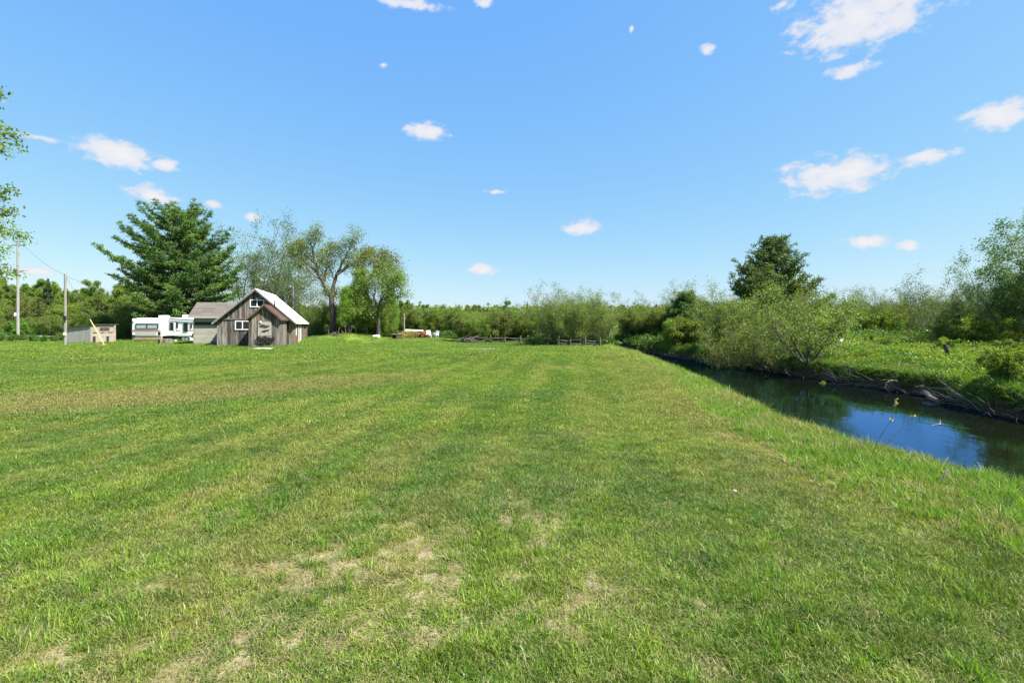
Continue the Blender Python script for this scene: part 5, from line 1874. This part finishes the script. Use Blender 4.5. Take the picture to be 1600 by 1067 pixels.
z('shrub', 'shrub', 'low brush at the near bank bend', 'low %s brush hanging over the bank at the river bend', 962, 1010, 46.5, 50, 5, [(S3, 'alder', (.5, .7))])
z('shrub', 'shrub', 'low bushes on the far bank bend', 'low %s bush on the far bank below the lone pine', 1010, 1170, 33, 44, 16, [(S3, 'leafy', (.55, .85)), (S3, 'bright', (.5, .7)), (S1, 'alder', (.55, .8))])
for (p_, Y, pr, mt, sc, lab) in ((1140, 31.5, L1, 'alder', .78, 'rounded alder on the far bank left of the pine'), (1112, 38, S5, 'olive', .92, 'thin twiggy alder rising left of the lone pine'),
                                 (1183, 30, L2, 'alder', .80, 'spreading alder bush directly below the pine'), (1215, 27.8, L2, 'alder', .66, 'alder leaning over the driftwood below the pine'),
                                 (1262, 25.6, L1, 'alder', .90, 'large grey stemmed alder leaning over the water'), (1240, 28.5, S5, 'olive', .80, 'tall twiggy alder right behind the leaning one'),
                                 (1228, 33, S4, 'olive', .84, 'broad olive alder in front of the lone pine'), (1160, 40, S4, 'olive', .8, 'olive bush at the left foot of the lone pine'), (1292, 34, S3, 'olive', .95, 'low olive bush right of the leaning alder')):
    stand(pr, M[mt], at(p_, Y, -.1), sc, lab, 'alder', name='alder')
# right hand meadow edge
z('shrub', 'shrub', 'scrub along the back of the meadow', '%s scrub bush along the back of the meadow', 1285, 1720, 50, 66, 40, [(S3, 'olive', (.8, 1.05)), (S3, 'bright', (.75, 1.05)), (S4, 'bright', (.6, .75)), (S4, 'olive', (.6, .75))])
z('sapling', 'sapling', 'thin saplings above the meadow scrub', 'thin %s half bare sapling rising above the meadow scrub', 1290, 1500, 54, 62, 20, [(S5, 'cool', (.8, 1.1)), (S5, 'cool', (.8, 1.0)), (S5, 'olive', (.75, 1.0))])
stand(S5, M['cool'], at(1442, 48), 1.15, 'single slim sapling standing tallest in the gap of the scrub', 'sapling', name='sapling')
z('shrub', 'shrub', 'bright shrubs at the right of the meadow', '%s shrub on the right side of the meadow', 1470, 1760, 31, 44, 30, [(S3, 'bright', (.5, .8)), (S3, 'olive', (.5, .75)), (S4, 'bright', (.4, .5))])
for (p_, Y, pr, sc, lab) in ((1612, 32, A1, .62, 'tall airy alder leaning in at the right picture edge'), (1572, 34, A2, .56, 'airy alder second from the right picture edge'), (1538, 36, A1, .46, 'slim airy alder in the clump at right'),
                             (1500, 38, A2, .40, 'low outermost airy alder of the clump at right'), (1558, 40, A1, .52, 'thin alder behind the clump at right'), (1585, 33, A2, .66, 'airy alder filling the gap nearest the right picture edge'), (1478, 39, A2, .34, 'lowest small alder at the left end of the right clump'), (1655, 30, A2, .85, 'tall alder just beyond the right picture edge'),
                             (1715, 34, A1, .95, 'tall alder outside the right picture edge')):
    stand(pr, M['cool'], at(p_, Y), sc, lab, 'alder', name='alder')
z('bush', 'bush', 'small bushes dotted over the meadow', 'small %s bush standing in the meadow grass', 1320, 1720, 28, 46, 18, [(S3, 'bright', (.16, .34)), (S3, 'olive', (.18, .36)), (L2, 'alder', (.2, .36))])
# small bushes on the far bank lip
for (p_, Y, sc, lab) in ((1290, 22.6, .20, 'tiny bright bush hanging over the dark bank hollow'), (1585, 15.3, .42, 'leafy bush on the bank lip at the right edge'), (1545, 17.6, .25, 'small bush on the bank lip left of the right edge'),
                         (1350, 24, .22, 'tiny bush in the grass on the middle of the far bank')):
    stand(S3, M['bright' if sc < .21 else 'leafy'], at(p_, Y), sc, lab, 'bush', name='bush')
# tree at the left edge, trunk outside the frame
rngL = random.Random(61)
tm, cm_ = tree_proto(62, 13.5, (20, 8, 5), .28, .16, 7, .15, .17, .1, (45, 85), .40, .03, sh=.35)
place_tree('maple_tree', tm, cm_, (BK, M['leafy']), at(-236, 18.5), 1.2, 1.0, 'leafy maple whose branch tips enter at the left picture edge', 'tree')

tm, cm_ = tree_proto(63, 8.6, (16, 9, 5), .15, .38, 6, .10, .15, .05, (40, 80), .42, .02, sh=.35)
place_tree('maple_tree', tm, cm_, (BK, M['leafy']), at(-142, 17), .6, 1.0, 'smaller leafy maple at the left picture edge below the high branch tips', 'tree')

# distant forest belt
rg = np.random.default_rng(5)
n = 26000
az_ = rg.uniform(-1.05, 1.05, n)
dd_ = rg.uniform(150, 260, n)
xx = dd_ * np.tan(az_)
zz_ = H(xx, dd_) + rg.random(n) ** .8 * (5.0 + 2.2 * vnoise(xx, dd_, 9, 71, 3) * 1.6)
fw = leaf_mesh('distant_forest', np.stack([xx, dd_, zz_], 1), 4, .8, 1.5, asp=.8, seed=4)
tag(link_mesh('distant_forest', fw, M['olive']), 'far belt of mixed forest closing the horizon', kind='stuff')
